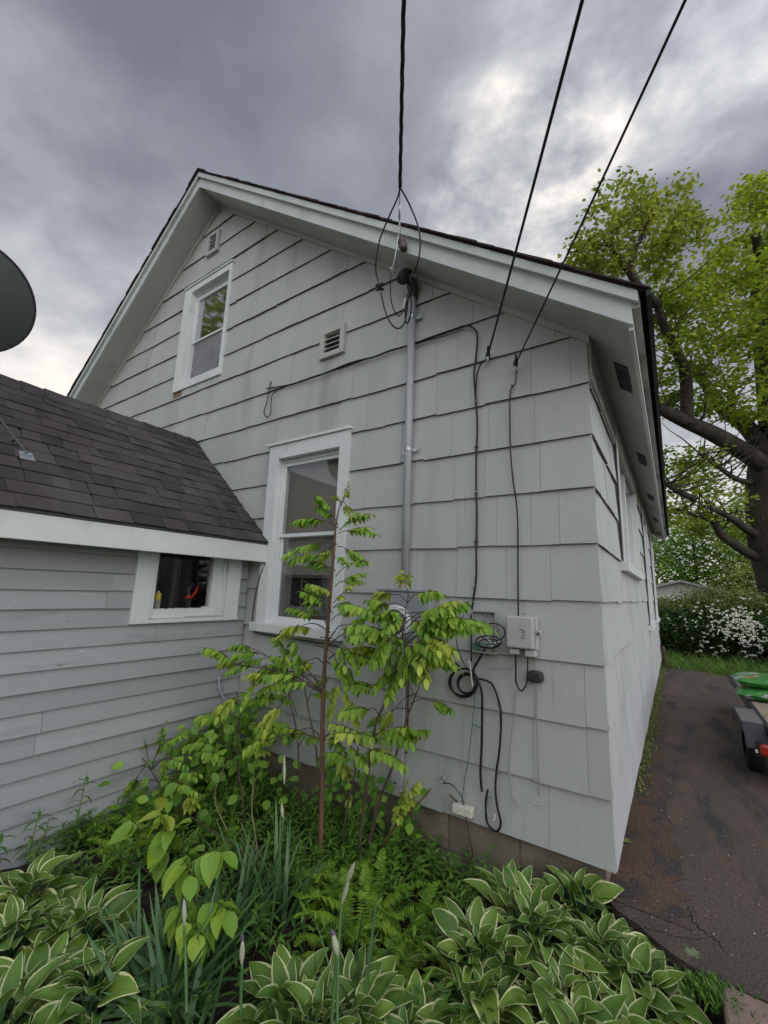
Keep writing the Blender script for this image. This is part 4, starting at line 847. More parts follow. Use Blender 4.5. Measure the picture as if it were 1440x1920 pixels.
# second sapling: leaning right one in front of the meter
def sapling(label, stems, brs, yb, group='saplings in the garden bed', bark='twigd', name='sapling', ll=.085):
    global fl, yl, tw
    s_ = tagplant(name, label, 'tree', group); fl, yl, tw = MB(), MB(), MB(); tb = MB()
    for (pts, r0, r1) in stems: tb.tube(smoothpath([W(u, v, y) for u, v, y in pts], 5), [r0, r1], 8)
    for (u0, v0, u1, v1, dy, L_, pr, yg, fan) in brs: br(u0, v0, u1, v1, yb, yb+dy, .02, L_*(.62 if ll > .11 else 1), pr, (ll*rs.uniform(.85, 1.1) if ll < .11 else rs.uniform(.0975, .106)), ll*.62, .78, bool(yg), .003, fan)
    tb.build('trunk', bark, s_, smooth=True)
    if tw.v: tw.build('twigs', 'twigd', s_, smooth=True)
    if fl.v: fl.build('foliage', 'sleaf', s_, smooth=True)
    if yl.v: yl.build('young_foliage', 'sleafy', s_, smooth=True)
    return s_
sapling('dense leaning sapling hiding most of the electric meter', [([(672, 1600, -.42), (700, 1380, -.42), (720, 1320, -.42), (745, 1240, -.42), (756, 1180, -.42), (766, 1110, -.42)], .009, .002)],
        [(766, 1120, 760, 1100, 0, .09, 4, 1, 1), (764, 1130, 735, 1115, 0, .12, 4, 1, 1), (764, 1130, 790, 1115, 0, .14, 4, 0, 2), (762, 1160, 735, 1150, 0, .14, 5, 0, 1), (760, 1170, 800, 1150, -.1, .2, 4, 0, 3), (760, 1180, 820, 1140, 0, .13, 4, 1, 2),
         (758, 1190, 700, 1150, -.1, .2, 5, 0, 1), (756, 1195, 712, 1180, -.12, .2, 5, 0, 2), (756, 1200, 690, 1180, 0, .2, 5, 0, 2), (756, 1205, 810, 1170, -.12, .2, 5, 0, 3), (754, 1210, 830, 1175, -.05, .22, 5, 0, 3), (756, 1215, 835, 1160, .05, .15, 4, 0, 2),
         (752, 1220, 780, 1205, -.12, .2, 5, 0, 2), (750, 1230, 800, 1210, -.12, .22, 5, 1, 3), (748, 1240, 790, 1230, -.1, .2, 5, 1, 2), (748, 1235, 700, 1215, 0, .18, 5, 1, 2), (745, 1245, 800, 1235, 0, .15, 4, 0, 2), (740, 1255, 720, 1240, 0, .16, 5, 0, 1),
         (735, 1270, 770, 1250, -.05, .18, 5, 0, 2), (728, 1300, 700, 1290, -.05, .16, 5, 0, 2), (710, 1340, 690, 1330, -.02, .16, 5, 0, 2), (700, 1385, 730, 1370, -.02, .16, 5, 0, 3), (700, 1395, 680, 1380, -.05, .2, 5, 1, 2), (762, 1150, 870, 1160, .05, .18, 4, 0, 2), (760, 1175, 730, 1200, -.14, .16, 5, 0, 3), (758, 1180, 760, 1215, -.16, .17, 5, 0, 3), (758, 1160, 785, 1165, -.12, .16, 4, 0, 3), (756, 1190, 800, 1195, -.12, .18, 5, 1, 3), (750, 1225, 745, 1255, -.1, .16, 5, 0, 3), (762, 1140, 720, 1135, -.04, .13, 5, 0, 2), (764, 1150, 742, 1148, -.1, .13, 5, 0, 2), (762, 1165, 748, 1165, -.13, .13, 5, 0, 2)], -.42)
sapling('slim sapling leaning right behind the dense one, crossing the cover strip', [([(690, 1590, -.3), (712, 1500, -.28), (735, 1440, -.26), (762, 1350, -.22), (785, 1290, -.2)], .010, .003)],
        [(785, 1290, 790, 1265, 0, .12, 4, 0, 1), (775, 1300, 755, 1275, 0, .14, 5, 0, 2), (770, 1320, 810, 1315, 0, .12, 4, 0, 1), (745, 1410, 760, 1385, -.05, .16, 5, 0, 2), (780, 1300, 740, 1330, 0, .14, 4, 1, 1), (770, 1330, 720, 1340, 0, .12, 4, 0, 1)], -.22)
sapling('two thin dark stems with small leaves left of the red trunk', [([(562, 1560, -.2), (560, 1440, -.2), (556, 1370, -.2), (540, 1300, -.2)], .006, .003), ([(600, 1500, -.22), (592, 1400, -.22), (578, 1330, -.22), (565, 1250, -.22)], .006, .003)],
        [(556, 1340, 540, 1300, 0, .13, 5, 0, 2), (575, 1320, 590, 1290, 0, .14, 5, 0, 2), (560, 1400, 575, 1385, 0, .1, 4, 0, 1), (565, 1255, 550, 1220, 0, .16, 5, 0, 2), (560, 1270, 530, 1250, 0, .16, 5, 0, 3), (545, 1300, 500, 1300, 0, .16, 5, 0, 3)], -.2)
sapling('bushy sapling with broad leaves against the clapboard corner', [([(470, 1600, -.45), (455, 1500, -.42), (445, 1420, -.42), (450, 1340, -.42), (470, 1290, -.42)], .007, .003)],
        [(450, 1350, 410, 1340, -.05, .18, 5, 0, 2), (450, 1330, 480, 1300, 0, .2, 5, 0, 2), (445, 1400, 400, 1395, -.1, .18, 5, 0, 3), (445, 1380, 370, 1385, -.1, .18, 5, 0, 3), (447, 1370, 490, 1360, 0, .18, 5, 0, 3), (460, 1300, 440, 1310, -.1, .16, 5, 1, 2), (450, 1410, 360, 1400, -.1, .18, 5, 0, 3), (450, 1420, 470, 1400, -.05, .16, 5, 1, 2), (455, 1440, 420, 1420, -.1, .16, 5, 0, 2)], -.42)
sapling('low dark branch reaching left with leaves in front of the clapboards', [([(515, 1655, -.75), (470, 1610, -.75), (425, 1575, -.75), (350, 1525, -.75), (300, 1470, -.75), (275, 1430, -.75)], .007, .003)],
        [(275, 1430, 240, 1410, 0, .16, 5, 0, 3), (285, 1440, 300, 1400, 0, .16, 5, 0, 3), (300, 1465, 340, 1470, -.05, .16, 5, 0, 3), (280, 1435, 255, 1460, -.05, .16, 5, 0, 2), (275, 1430, 225, 1400, 0, .16, 4, 0, 2), (278, 1430, 270, 1385, 0, .10, 4, 1, 2), (282, 1440, 240, 1440, 0, .15, 5, 0, 3), (285, 1440, 320, 1425, 0, .18, 5, 0, 3), (300, 1470, 260, 1465, -.05, .12, 4, 0, 1), (300, 1460, 350, 1450, 0, .18, 5, 0, 2), (340, 1520, 355, 1500, 0, .08, 4, 1, 2), (345, 1525, 320, 1540, 0, .07, 3, 1, 1)], -.75, ll=.07)
sapling('short seedling with large rounded leaves in the front of the bed', [([(300, 1800, -1.15), (295, 1700, -1.15), (290, 1640, -1.15), (288, 1575, -1.15)], .006, .003)],
        [(290, 1640, 300, 1545, -.05, .09, 3, 1, 1), (290, 1640, 265, 1560, -.02, .14, 4, 0, 1), (290, 1650, 230, 1610, 0, .16, 3, 0, 1), (290, 1665, 350, 1620, -.05, .17, 3, 0, 2), (290, 1680, 250, 1690, -.1, .20, 4, 0, 1), (292, 1700, 340, 1690, -.1, .2, 4, 0, 2), (292, 1720, 260, 1740, -.05, .18, 4, 0, 1), (292, 1690, 400, 1690, -.05, .12, 3, 0, 1), (290, 1680, 385, 1600, -.02, .14, 3, 0, 1), (292, 1700, 200, 1690, -.1, .16, 3, 0, 1), (290, 1640, 310, 1580, -.02, .14, 3, 0, 2), (292, 1740, 370, 1730, -.1, .16, 4, 0, 1)], -1.15, ll=.125)
sapling('small bright green seedling at the foundation right of the cover strip', [([(715, 1590, -.25), (745, 1545, -.25), (790, 1500, -.2), (808, 1478, -.18)], .006, .004)],
        [(745, 1545, 755, 1510, 0, .10, 4, 1, 2), (750, 1540, 768, 1490, 0, .09, 3, 1, 1), (740, 1550, 745, 1525, -.05, .1, 4, 1, 2)], -.25, bark='twig', ll=.06)
sapling('thin stem with drooping bright leaf tuft between the saplings', [([(640, 1625, -.35), (650, 1520, -.35), (664, 1460, -.35), (672, 1400, -.33)], .006, .004)],
        [(668, 1440, 690, 1410, -.02, .14, 5, 1, 3), (668, 1440, 650, 1415, -.02, .14, 5, 0, 2), (660, 1470, 655, 1450, 0, .12, 4, 1, 2)], -.35, ll=.08)
# dry sticks
for (pts, lab) in (([(440, 1590, -.6), (425, 1555, -.6), (405, 1510, -.6), (404, 1480, -.6), (415, 1450, -.6), (428, 1425, -.6)], 'curved pale dry stick left of the bare stems'),
                   ([(485, 1615, -.6), (478, 1560, -.6), (472, 1520, -.6), (476, 1470, -.6), (490, 1450, -.6)], 'upright pale dry stick in the middle of the bed'),
                   ([(490, 1640, -.6), (470, 1590, -.6), (452, 1542, -.6)], 'short dry stick beside the upright pale one'),
                   ([(695, 1560, -.25), (705, 1515, -.25), (712, 1490, -.22)], 'dry brown stalk against the foundation')):
    mb = MB(); mb.tube(smoothpath([W(*p) for p in pts], 4), [.004, .002], 6); tag(mb.build('dry_stick', 'dry', smooth=True), lab, 'stick')
# ------------------------------------------------------------------ hostas
def hosta(c, rad, n_, seed, label, hgt=.30, lsc=1.0):
    r_ = random.Random(seed); mb = MB(); st = MB(); c = Vector(c)
    for i in range(n_):
        t = i/n_; a = i*2.39996+r_.uniform(-.3, .3); rr_ = rad*(t**.6)*r_.uniform(.8, 1.1); el = 1.25-1.0*t**.8+r_.uniform(-.15, .15)
        L_ = r_.uniform(.075, .155)*lsc*(1.1 if t > .3 else .85); Wd = L_*r_.uniform(.40, .62)
        out = Vector((math.cos(a), math.sin(a), 0)); tip = c+out*rr_*.62+Vector((0, 0, hgt*(1-.55*t**1.5)*r_.uniform(.8, 1.12)))
        st.tube(smoothpath([c+out*.02, c+out*rr_*.25+Vector((0, 0, (tip.z-c.z)*.6)), tip], 3), [.004, .003], 5)
        d = out*math.cos(el)+Vector((0, 0, math.sin(el))); nn = Vector((0, 0, 1))*math.cos(el)-out*math.sin(el); tw_ = r_.uniform(-.8, .8); nn = nn+d.cross(nn)*tw_
        leaf(mb, tip, d, nn, L_, Wd, r_.uniform(.15, .5), r_.uniform(.3, 1.0), 8, 2, 3, .035, r_.uniform(0, 6), uvs=True)
    o = thing('hosta', label, 'hosta', group='variegated hostas in the bed')
    mb.build('leaves', 'hosta', o, smooth=True); st.build('stalks', 'iris', o, smooth=True)
hz_ = -.305
hostas = [((1000, 1760), .30, 60, .30), ((1130, 1790), .27, 50, .24), ((900, 1800), .26, 46, .26), ((1080, 1690), .26, 46, .27), ((1050, 1880), .3, 55, .24), ((1190, 1850), .24, 40, .2), ((900, 1900), .26, 44, .2), ((960, 1700), .22, 34, .27),
          ((660, 1900), .22, 38, .27), ((540, 1900), .22, 38, .27), ((590, 1960), .24, 36, .25), ((60, 1680), .24, 44, .27), ((150, 1750), .22, 40, .25), ((20, 1760), .24, 40, .26), ((60, 1860), .24, 42, .26), ((170, 1870), .22, 34, .24), ((0, 1930), .25, 36, .26), ((1180, 1950), .25, 36, .2), ((760, 1960), .25, 34, .2), ((1090, 1980), .25, 34, .2)]
hlabs = ['hosta clump at the centre of the large right-hand group', 'hosta clump at the right edge of the right-hand group near the driveway', 'hosta clump on the left flank of the right-hand group', 'hosta clump nearest the house corner', 'hosta clump below the centre of the right-hand group', 'low hosta leaves spreading onto the driveway edge', 'hosta clump at the lower left of the right-hand group', 'small hosta clump at the top left of the right-hand group',
         'hosta clump at the bottom centre, right one of the pair', 'hosta clump at the bottom centre, left one of the pair', 'hosta leaves cut by the bottom edge between the centre pair', 'uppermost hosta clump on the far left', 'hosta clump beside the drooping iris leaves', 'hosta clump at the left edge, middle one', 'lower hosta clump on the far left', 'lower left hosta clump next to the iris leaves', 'hosta leaves in the bottom left corner', 'hosta leaves at the bottom edge beside the concrete', 'hosta leaves at the bottom edge right of the centre pair', 'hosta leaves at the bottom edge under the right-hand group']
for i, ((u, v), rad, n_, hg) in enumerate(hostas):
    c = Z(u, v, hz_+hg*.62); hosta((c.x, c.y, hz_), rad*.95, int(n_*1.4), 40+i, hlabs[i], hg*.8*random.Random(i).uniform(.9, 1.1))
# ------------------------------------------------------------------ iris
def iris(c, n_, seed, label, Lr=(.35, .6), lean=None, spread=.6, stalks=()):
    r_ = random.Random(seed); mb = MB(); c = Vector(c)
    for i in range(n_):
        a = r_.uniform(0, 6.28); o = c+Vector((r_.gauss(0, .05), r_.gauss(0, .05), 0)); el = r_.uniform(.35, 1)*spread
        d = Vector((math.cos(a)*el, math.sin(a)*el, 1))
        if lean: d = d+Vector(lean)*r_.uniform(.4, 1.4)
        nn = Vector((-math.sin(a), math.cos(a), .1)) if r_.random() < .5 else Vector((math.cos(a), math.sin(a), .3))*-1
        leaf(mb, o, d, Vector((0, 0, 1))*.6+nn, r_.uniform(*Lr), r_.uniform(.018, .028), .12, r_.uniform(.0, .9), 7, 1)
    o_ = thing('iris', label, 'iris', group='iris clumps'); mb.build('leaves', 'iris', o_, smooth=True)
    for (pts, bl) in stalks:
        sm = MB(); P_ = [W(*p) for p in pts]; sm.tube(smoothpath(P_, 4), [.0055, .004], 7); st_ = sm.build('flower_stalk', 'iris', o_, smooth=True)
        for (p0, p1, r_b, tipc) in bl:
            bm_ = MB(); a_, b_ = W(*p0), W(*p1); ln = (b_-a_).length; bm_.lathe(a_, b_-a_, [(0, .002), (ln*.25, r_b*.85), (ln*.5, r_b), (ln*.8, r_b*.6), (ln, .001)], 10); bm_.build('bud', 'bud', st_, smooth=True)
            if tipc: tm = MB(); tm.lathe(b_-(b_-a_)*.12, b_-a_, [(0, r_b*.4), (ln*.12, r_b*.5), (ln*.25, .001)], 8); tm.build('bud_tip', 'budp', st_, smooth=True)
c = Z(320, 1830, -.2); iris((c.x, c.y, GZ), 75, 1, 'mass of drooping blue-green iris leaves between the left hostas and the centre', (.28, .48), (.05, -.35, -.3), 1.0,
     [([(350, 1900, -1.45), (348, 1800, -1.4), (345, 1735, -1.4)], [((346, 1735, -1.4), (345, 1684, -1.4), .008, False)])])
c = Z(450, 1720, GZ); iris((c.x, c.y, GZ), 26, 2, 'upright iris clump with pale buds left of the red trunk', (.26, .42), (.1, 0, .4), .4,
     [([(505, 1760, -.95), (520, 1640, -.95), (532, 1530, -.95)], [((530, 1535, -.95), (528, 1505, -.95), .008, False), ((533, 1470, -.95), (533, 1415, -.95), .007, False)]), ([(452, 1940, -1.35), (452, 1850, -1.35), (454, 1808, -1.35)], [((453, 1810, -1.35), (455, 1758, -1.35), .0085, True)])])
c = Z(520, 1730, GZ); iris((c.x, c.y, GZ), 26, 3, 'iris clump just below the base of the red trunk', (.3, .48), (.1, .1, .4), .4)
c = Z(640, 1990, GZ); iris((c.x, c.y, GZ), 12, 4, 'iris with two tall buds at the bottom centre in front of the hostas', (.35, .5), (0, 0, .5), .35,
     [([(632, 1940, -1.25), (634, 1800, -1.2), (640, 1695, -1.15)], [((640, 1697, -1.15), (655, 1647, -1.15), .008, False), ((648, 1660, -1.15), (665, 1616, -1.15), .0095, False)]), ([(620, 1960, -1.3), (626, 1850, -1.3), (632, 1790, -1.3)], [((633, 1792, -1.3), (624, 1748, -1.3), .010, True)])])
c = Z(330, 1950, GZ); iris((c.x, c.y, GZ), 45, 6, 'spreading iris leaves at the bottom edge left of centre', (.3, .5), (0, 0, .1), 1.1)
c = Z(420, 1790, GZ); iris((c.x, c.y, GZ), 40, 7, 'dark iris leaves between the two centre clumps', (.3, .45), (0, 0, .1), .8)
# ------------------------------------------------------------------ ferns
def fern(c, n_, seed, label, L_=.4, el0=1.2, lean=(0, 0, 0), pw=.09):
    r_ = random.Random(seed); mb = MB(); st = MB(); c = Vector(c)
    for i in range(n_):
        a = i*2.4+r_.uniform(-.4, .4); d = Vector((math.cos(a)*.5, math.sin(a)*.5, el0))+Vector(lean); d.normalize(); p = c+Vector((r_.gauss(0, .04), r_.gauss(0, .04), 0)); pts = [p]; Lf = L_*r_.uniform(.7, 1.1); N_ = 32
        for k in range(N_): d = (d+Vector((0, 0, -.035))+Vector((math.cos(a), math.sin(a), 0))*.02).normalized(); p = p+d*Lf/N_; pts.append(p)
        st.tube(pts, [.002, .0006], 4, cap=False)
        for k in range(3, N_):
            t = k/N_; w_ = pw*math.sin(math.pi*min(1, (t-.05)**.7))**.9*1.0*r_.uniform(.85, 1.1); tg = (pts[k]-pts[k-1]).normalized(); sd_ = tg.cross(Vector((math.cos(a), math.sin(a), .4))); sd_ = sd_.normalized() if sd_.length > .1 else Vector((1, 0, 0))
            for s_ in (1, -1):
                leaf(mb, pts[k], sd_*s_+tg*.35+Vector((0, 0, -.12)), tg.cross(sd_)*1+Vector((0, 0, .5)), w_*.8, Lf/N_*1.15, .2, r_.uniform(.2, .9), 3, 1)
    o_ = thing('fern', label, 'fern', group='ferns in the bed'); mb.build('fronds', 'fern', o_); st.build('stems', 'fern', o_)
fp = [((215, 1640, -.9), 5, .36, 'upright fern against the clapboard wall on the left'), ((285, 1620, -.75), 5, .34, 'second fern right of the left upright one'), ((640, 1800, -.75), 7, .34, 'bright fern below the trunk base, left of the pair in front'),
      ((690, 1760, -.6), 7, .36, 'bright fern in the middle of the fern patch'), ((750, 1740, -.6), 7, .34, 'bright fern at the right side of the fern patch'), ((700, 1850, -.95), 6, .28, 'low fern above the centre hostas'), ((760, 1800, -.75), 6, .28, 'fern between the fern patch and the right hostas'),
      ((580, 1720, -.65), 6, .28, 'small fern at the foot of the red trunk'), ((800, 1830, -.85), 5, .24, 'small fern touching the right-hand hostas'), ((640, 1700, -.5), 6, .32, 'fern behind the tall iris bud'), ((310, 1600, -.55), 5, .3, 'dark fern tucked under the low branch'), ((150, 1640, -1.05), 5, .28, 'low fern between the far left hostas and the clapboards'), ((250, 1600, -.65), 6, .36, 'fern just behind the second upright fern'), ((370, 1560, -.5), 6, .32, 'fern below the creeper heap in the corner'), ((430, 1600, -.6), 5, .26, 'small fern beside the curved dry stick'), ((200, 1690, -1.05), 5, .24, 'small fern above the lower left hostas')]
for i, ((u, v, y), n_, L_, lab) in enumerate(fp):
    p = W(u, v, y); fern((p.x, y, GZ), n_+4, 70+i, lab, L_*.95, pw=.065)
# ------------------------------------------------------------------ ground cover and climbers
def cover(n_, region, seed, Lr, W_, hr, per=12):
    r_ = random.Random(seed); mb = MB()
    for i in range(n_):
        x, y = region(r_); hgt = r_.uniform(*hr); p = Vector((x, y, GZ)); tilt = Vector((r_.gauss(0, .2), r_.gauss(0, .2)-.1, 1)).normalized(); mb.tube([p, p+tilt*hgt], .0016, 4, cap=False)
        for k in range(per):
            t = .25+.75*k/per; a = k*2.4+r_.uniform(-.3, .3); d = Vector((math.cos(a), math.sin(a), r_.uniform(.1, .8)))
            leaf(mb, p+tilt*hgt*t, d, Vector((0, 0, 1)), r_.uniform(*Lr)*(1.1-.3*t), W_, .2, r_.uniform(.2, .9), 3, 0)
    return mb
reg1 = lambda r_: (r_.uniform(-2.65, -.05), -.02-abs(r_.gauss(0, .33)))
mb = cover(430, reg1, 3, (.05, .10), .013, (.10, .24)); mb2 = cover(300, lambda r_: (r_.uniform(-2.7, -1.0) if r_.random() < .6 else r_.uniform(-2.7, -.25), r_.uniform(-1.4, -.25)), 4, (.05, .1), .014, (.08, .22))
mb.mesh(mb2.v, mb2.f)
tag(mb.build('ground_cover', 'lily', kind='stuff'), 'dense dark green narrow-leaved ground cover filling the garden bed', 'ground cover')
for i, (x, y, hh) in enumerate(((-2.62, -1.35, .30), (-2.6, -1.15, .42), (-2.62, -1.5, .25))):
    mb = MB(); r_ = random.Random(i); p = Vector((x, y, GZ)); mb.tube([p, p+Vector((.02, .01, hh))], .003, 6)
    for k in range(14):
        t = .3+.7*k/14; a = k*2.4; leaf(mb, p+Vector((.02, .01, hh))*t, Vector((math.cos(a), math.sin(a), .5)), (0, 0, 1), .09, .014, .2, 1.0, 4, 0)
    tag(mb.build('lily', 'lily', smooth=True), ['dark lily stem in front of the clapboards at the far left', 'tallest lily stem in front of the clapboards', 'shortest lily stem at the left edge'][i], 'lily')
mb = MB(); r_ = random.Random(6)
for i in range(560):
    t = r_.random(); x = -2.66+abs(r_.gauss(0, .30)); y = -.04-abs(r_.gauss(0, .33)) ; z = GZ+r_.uniform(.02, .72)*math.exp(-(x+2.45)**2/.5)*(1-.3*abs(y)); 
    leaf(mb, Vector((x, y, z)), (r_.uniform(-.6, 1), r_.uniform(-1, .2), r_.uniform(-.8, .2)), (r_.uniform(-.3, .8), -.6, .8), r_.uniform(.05, .085), r_.uniform(.04, .06), .2, .3, 4, 3)
tag(mb.build('creeper', 'vine', smooth=True), 'leafy green creeper heaped in the corner between annex and house', 'creeper')
mb = MB()
for i in range(170):
    x = r_.uniform(-1.75, -.95); y = -.03-abs(r_.gauss(0, .07)); z = GZ+r_.uniform(.02, .42)
    leaf(mb, Vector((x, y, z)), (r_.uniform(-1, 1), r_.uniform(-1, 0), r_.uniform(-.9, .1)), (r_.uniform(-.4, .4), -.8, .6), r_.uniform(.04, .065), r_.uniform(.035, .05), .2, .3, 4, 3)
tag(mb.build('creeper', 'vine', smooth=True), 'small creeper on the foundation behind the red trunk', 'creeper')
cable('leaf_spray', [S(395, 1375, -2.7), S(385, 1400, -2.7), S(372, 1440, -2.68)], .003, 'twigd', 'thin creeper stem on the clapboards above the heap', 'creeper')
# weeds by the driveway
def grassy(n_, f_, seed, hr, m, name, label, w_=.006, cat='grass', kind='stuff'):
    r_ = random.Random(seed); mb = MB()
    for i in range(n_):
        x, y, z = f_(r_); a = r_.uniform(0, 6.28); leaf(mb, Vector((x, y, z)), (math.cos(a)*.5, math.sin(a)*.5, 1), (math.cos(a+1.5), math.sin(a+1.5), .2), r_.uniform(*hr), w_*r_.uniform(.7, 1.3), .1, r_.uniform(.2, .9), 3, 1)
    return tag(mb.build(name, m, kind=kind), label, cat)
grassy(2600, lambda r_: (.0+abs(r_.gauss(.02, .03))+(.03 if r_.random() < .2 else 0), 1.3+7.0*r_.random()**.9, -.12), 2, (.012, .035), 'moss', 'wall_weeds', 'yellow-green weeds growing along the foot of the side wall', .012, 'weeds')
grassy(420, lambda r_: (.34+r_.gauss(0, .05), -.30+r_.gauss(0, .035), -.13), 3, (.02, .05), 'lily', 'edge_weeds', 'small dark weeds between driveway and concrete slab', .012, 'weeds')
p = Z(1298, 1788, -.12)
mb = MB(); r_ = random.Random(8)
for i in range(46): a = r_.uniform(0, 6.28); leaf(mb, p, (math.cos(a), math.sin(a), .25), (0, 0, 1), r_.uniform(.02, .045), .005, .1, .3, 3, 0)
tag(mb.build('weed', mat('grey_weed', (.17, .20, .12), island=.2)), 'pale grey-green rosette weed on the driveway', 'weed')
mb = MB(); p = Z(1174, 1580, -.12)
for i in range(9): a = i*.8; leaf(mb, p+Vector((0, 0, .004)), (math.cos(a), math.sin(a), .5), (0, 0, 1), .03, .02, .1, .3, 3, 3)
tag(mb.build('weed', 'moss'), 'tiny bright green weed at the foot of the wall near the corner', 'weed')
grassy(5200, lambda r_: (r_.uniform(-.6, 6), 8.2+abs(r_.gauss(0, .9)) if r_.random() < .5 else r_.uniform(8.0, 12), -.16), 5, (.08, .32), 'grass', 'tall_grass', 'unmown grass at the far end of the driveway', .016)
grassy(1500, lambda r_: (r_.uniform(-.1, 3.6), 7.9+r_.gauss(0, .28)-.28*0, -.155), 6, (.02, .08), 'moss', 'edge_grass', 'short yellowish grass along the end of the driveway', .014)
# ------------------------------------------------------------------ trailer and bags
tr = thing('utility_trailer', 'small flat black utility trailer with plank deck at the right edge', 'trailer')
mb = MB()
for i in range(6): x = .865+i*.19; mb.box(x, x+.184, 1.95, 4.9, .270, .298)
mb.build('deck', 'deck', tr)
mb = MB(); mb.box(.838, .862, 1.93, 4.92, .22, .305); mb.box(2.03, 2.06, 1.93, 4.92, .22, .305); mb.box(.862, 2.03, 1.93, 1.95, .22, .305); mb.box(.862, 2.03, 4.9, 4.92, .22, .305)
for y in (2.4, 3.3, 4.2): mb.box(.862, 2.03, y, y+.05, .215, .268)
mb.tube([(1.45, 4.9, .24), (1.45, 6.0, .2)], .035, 6); mb.build('frame', 'trailer', tr)
for x0, sgn in ((.70, 1), (2.07, -1)):
    x1 = x0+.136
    fd = MB(); fd.mesh([(x0, 2.18, .30), (x1, 2.18, .30), (x1, 1.98, .16), (x0, 1.98, .16), (x0, 2.18, .292), (x1, 2.18, .292), (x1, 1.98, .152), (x0, 1.98, .152)], [(0, 1, 2, 3), (4, 7, 6, 5), (0, 4, 5, 1), (1, 5, 6, 2), (2, 6, 7, 3), (3, 7, 4, 0)]); fd.box(x0, x0+.008, 2.182, 2.72, .22, .291)
    fo = fd.build('fender', 'fender', tr, recalc=True)
    ft = MB(); ft.box(x0, x1, 2.181, 2.72, .2935, .3015); ft.mesh([(x0, 2.721, .30), (x1, 2.721, .30), (x1, 2.9, .16), (x0, 2.9, .16)], [(0, 1, 2, 3)]); ft.build('fender_top', 'fendtop', fo)
    wh = MB(); wh.lathe((x0+.02, 2.44, .075), (1, 0, 0), [(0, .09), (0, .17), (.012, .192), (.10, .192), (.112, .17), (.112, .09)], 28); wo_ = wh.build('wheel', 'tyre', tr, smooth=True)
    wh = MB(); wh.lathe((x0+.03, 2.44, .075), (1, 0, 0), [(0, .0), (.0, .05), (.02, .09), (.08, .09)], 20); wh.build('rim', 'trailer', wo_, smooth=True)
    tl = MB(); xm = x0+.062 if sgn > 0 else x0-.03; tl.box(xm, xm+.10, 1.885, 1.927, .135, .215); tl.build('tail_light', 'redlens', tr, bevel=.018)
    bk = MB(); bk.box(xm-.02, xm+.12, 1.927, 1.935, .12, .23); bk.build('light_bracket', 'trailer', tr)
mb = MB(); mb.box(.738, .752, 1.90, 1.925, .150, .168); mb.build('reflector', 'cream', tr)
def bag(c, lx, ly, lz, seed, label, rot=0):
    r_ = random.Random(seed); mb = MB(); vs = []; nx_, ny_ = 26, 18
    ph = [r_.uniform(0, 6) for _ in range(6)]
    for sgn in (1, -1):
        for j in range(ny_+1):
            for i in range(nx_+1):
                x, y = i/nx_*2-1, j/ny_*2-1; e_ = max(0, 1-abs(x)**4)*max(0, 1-abs(y)**4)
                z = sgn*lz*(e_**.45)*(1+.10*math.sin(5*x+ph[0])*math.sin(4*y+ph[1]))+(.07*lz*math.sin(14*x+6*y+ph[2])*(1-e_)*sgn)+lz*.15*math.sin(3*x+ph[3])
                px_ = x*lx*(1-.05*abs(y)**2); py_ = y*ly*(1-.08*x*x); ca, sa = math.cos(rot), math.sin(rot)
                vs.append((c[0]+px_*ca-py_*sa, c[1]+px_*sa+py_*ca, c[2]+max(z, -lz*.85)))
    n1_ = (nx_+1)*(ny_+1); fs = []
    for j in range(ny_):
        for i in range(nx_):
            a = j*(nx_+1)+i; fs.append((a, a+1, a+nx_+2, a+nx_+1)); fs.append((n1_+a, n1_+a+nx_+1, n1_+a+nx_+2, n1_+a+1))
    mb.mesh(vs, fs); return tag(mb.build('fertilizer_bag', 'bag', smooth=True), label, 'bag', 'bags on the trailer')
bag((1.19, 3.35, .355), .42, .28, .06, 1, 'lower green garden bag lying on the trailer planks', -.10)
bag((1.17, 3.42, .47), .40, .27, .06, 2, 'upper green garden bag lying on top of the other bag', -.04)
# ------------------------------------------------------------------ trees
def leafcloud(mb, blobs, per, size, rs, flat=.8, clump=14, cs=.3):
    for (c, r) in blobs:
        c = Vector(c); rr = Vector((r, r, r*flat)) if not hasattr(r, '__len__') else Vector(r)
        vol = max(.2, rr.x*rr.y*rr.z)**(1/3.)
        n_ = int(per*vol*vol)
        for _ in range(n_):
            while True:
                q = Vector((rs.uniform(-1, 1), rs.uniform(-1, 1), rs.uniform(-1, 1)))
                if .25 < q.length < 1: break
            q = q.normalized()*(q.length**.6); cc = c+Vector((q.x*rr.x, q.y*rr.y, q.z*rr.z))
            for k in range(clump):
                o = cc+Vector((rs.gauss(0, cs), rs.gauss(0, cs), rs.gauss(0, cs*.6))); s_ = size*rs.uniform(.6, 1.2)
                a = rs.uniform(0, 6.28); d = Vector((math.cos(a), math.sin(a), rs.uniform(-.8, .3)))*s_; n = Vector((rs.gauss(0, .5), rs.gauss(0, .5), 1)); b = d.cross(n).normalized()*s_*.33
                m_ = o+d*.5; i = len(mb.v); mb.v += [tuple(o), tuple(m_+b), tuple(o+d), tuple(m_-b)]; mb.f.append((i, i+1, i+2, i+3)); mb.uv.append(None)
def D(u, v, dep): return CAM+ray(u, v)*(dep/FPX)
def limb(mb, pts, r0, r1, n=5, seg=9): 
    P_ = smoothpath([D(*p) for p in pts], n); mb.tube(P_, [r0+(r1-r0)*i/(len(P_)-1) for i in range(len(P_))], seg); return P_
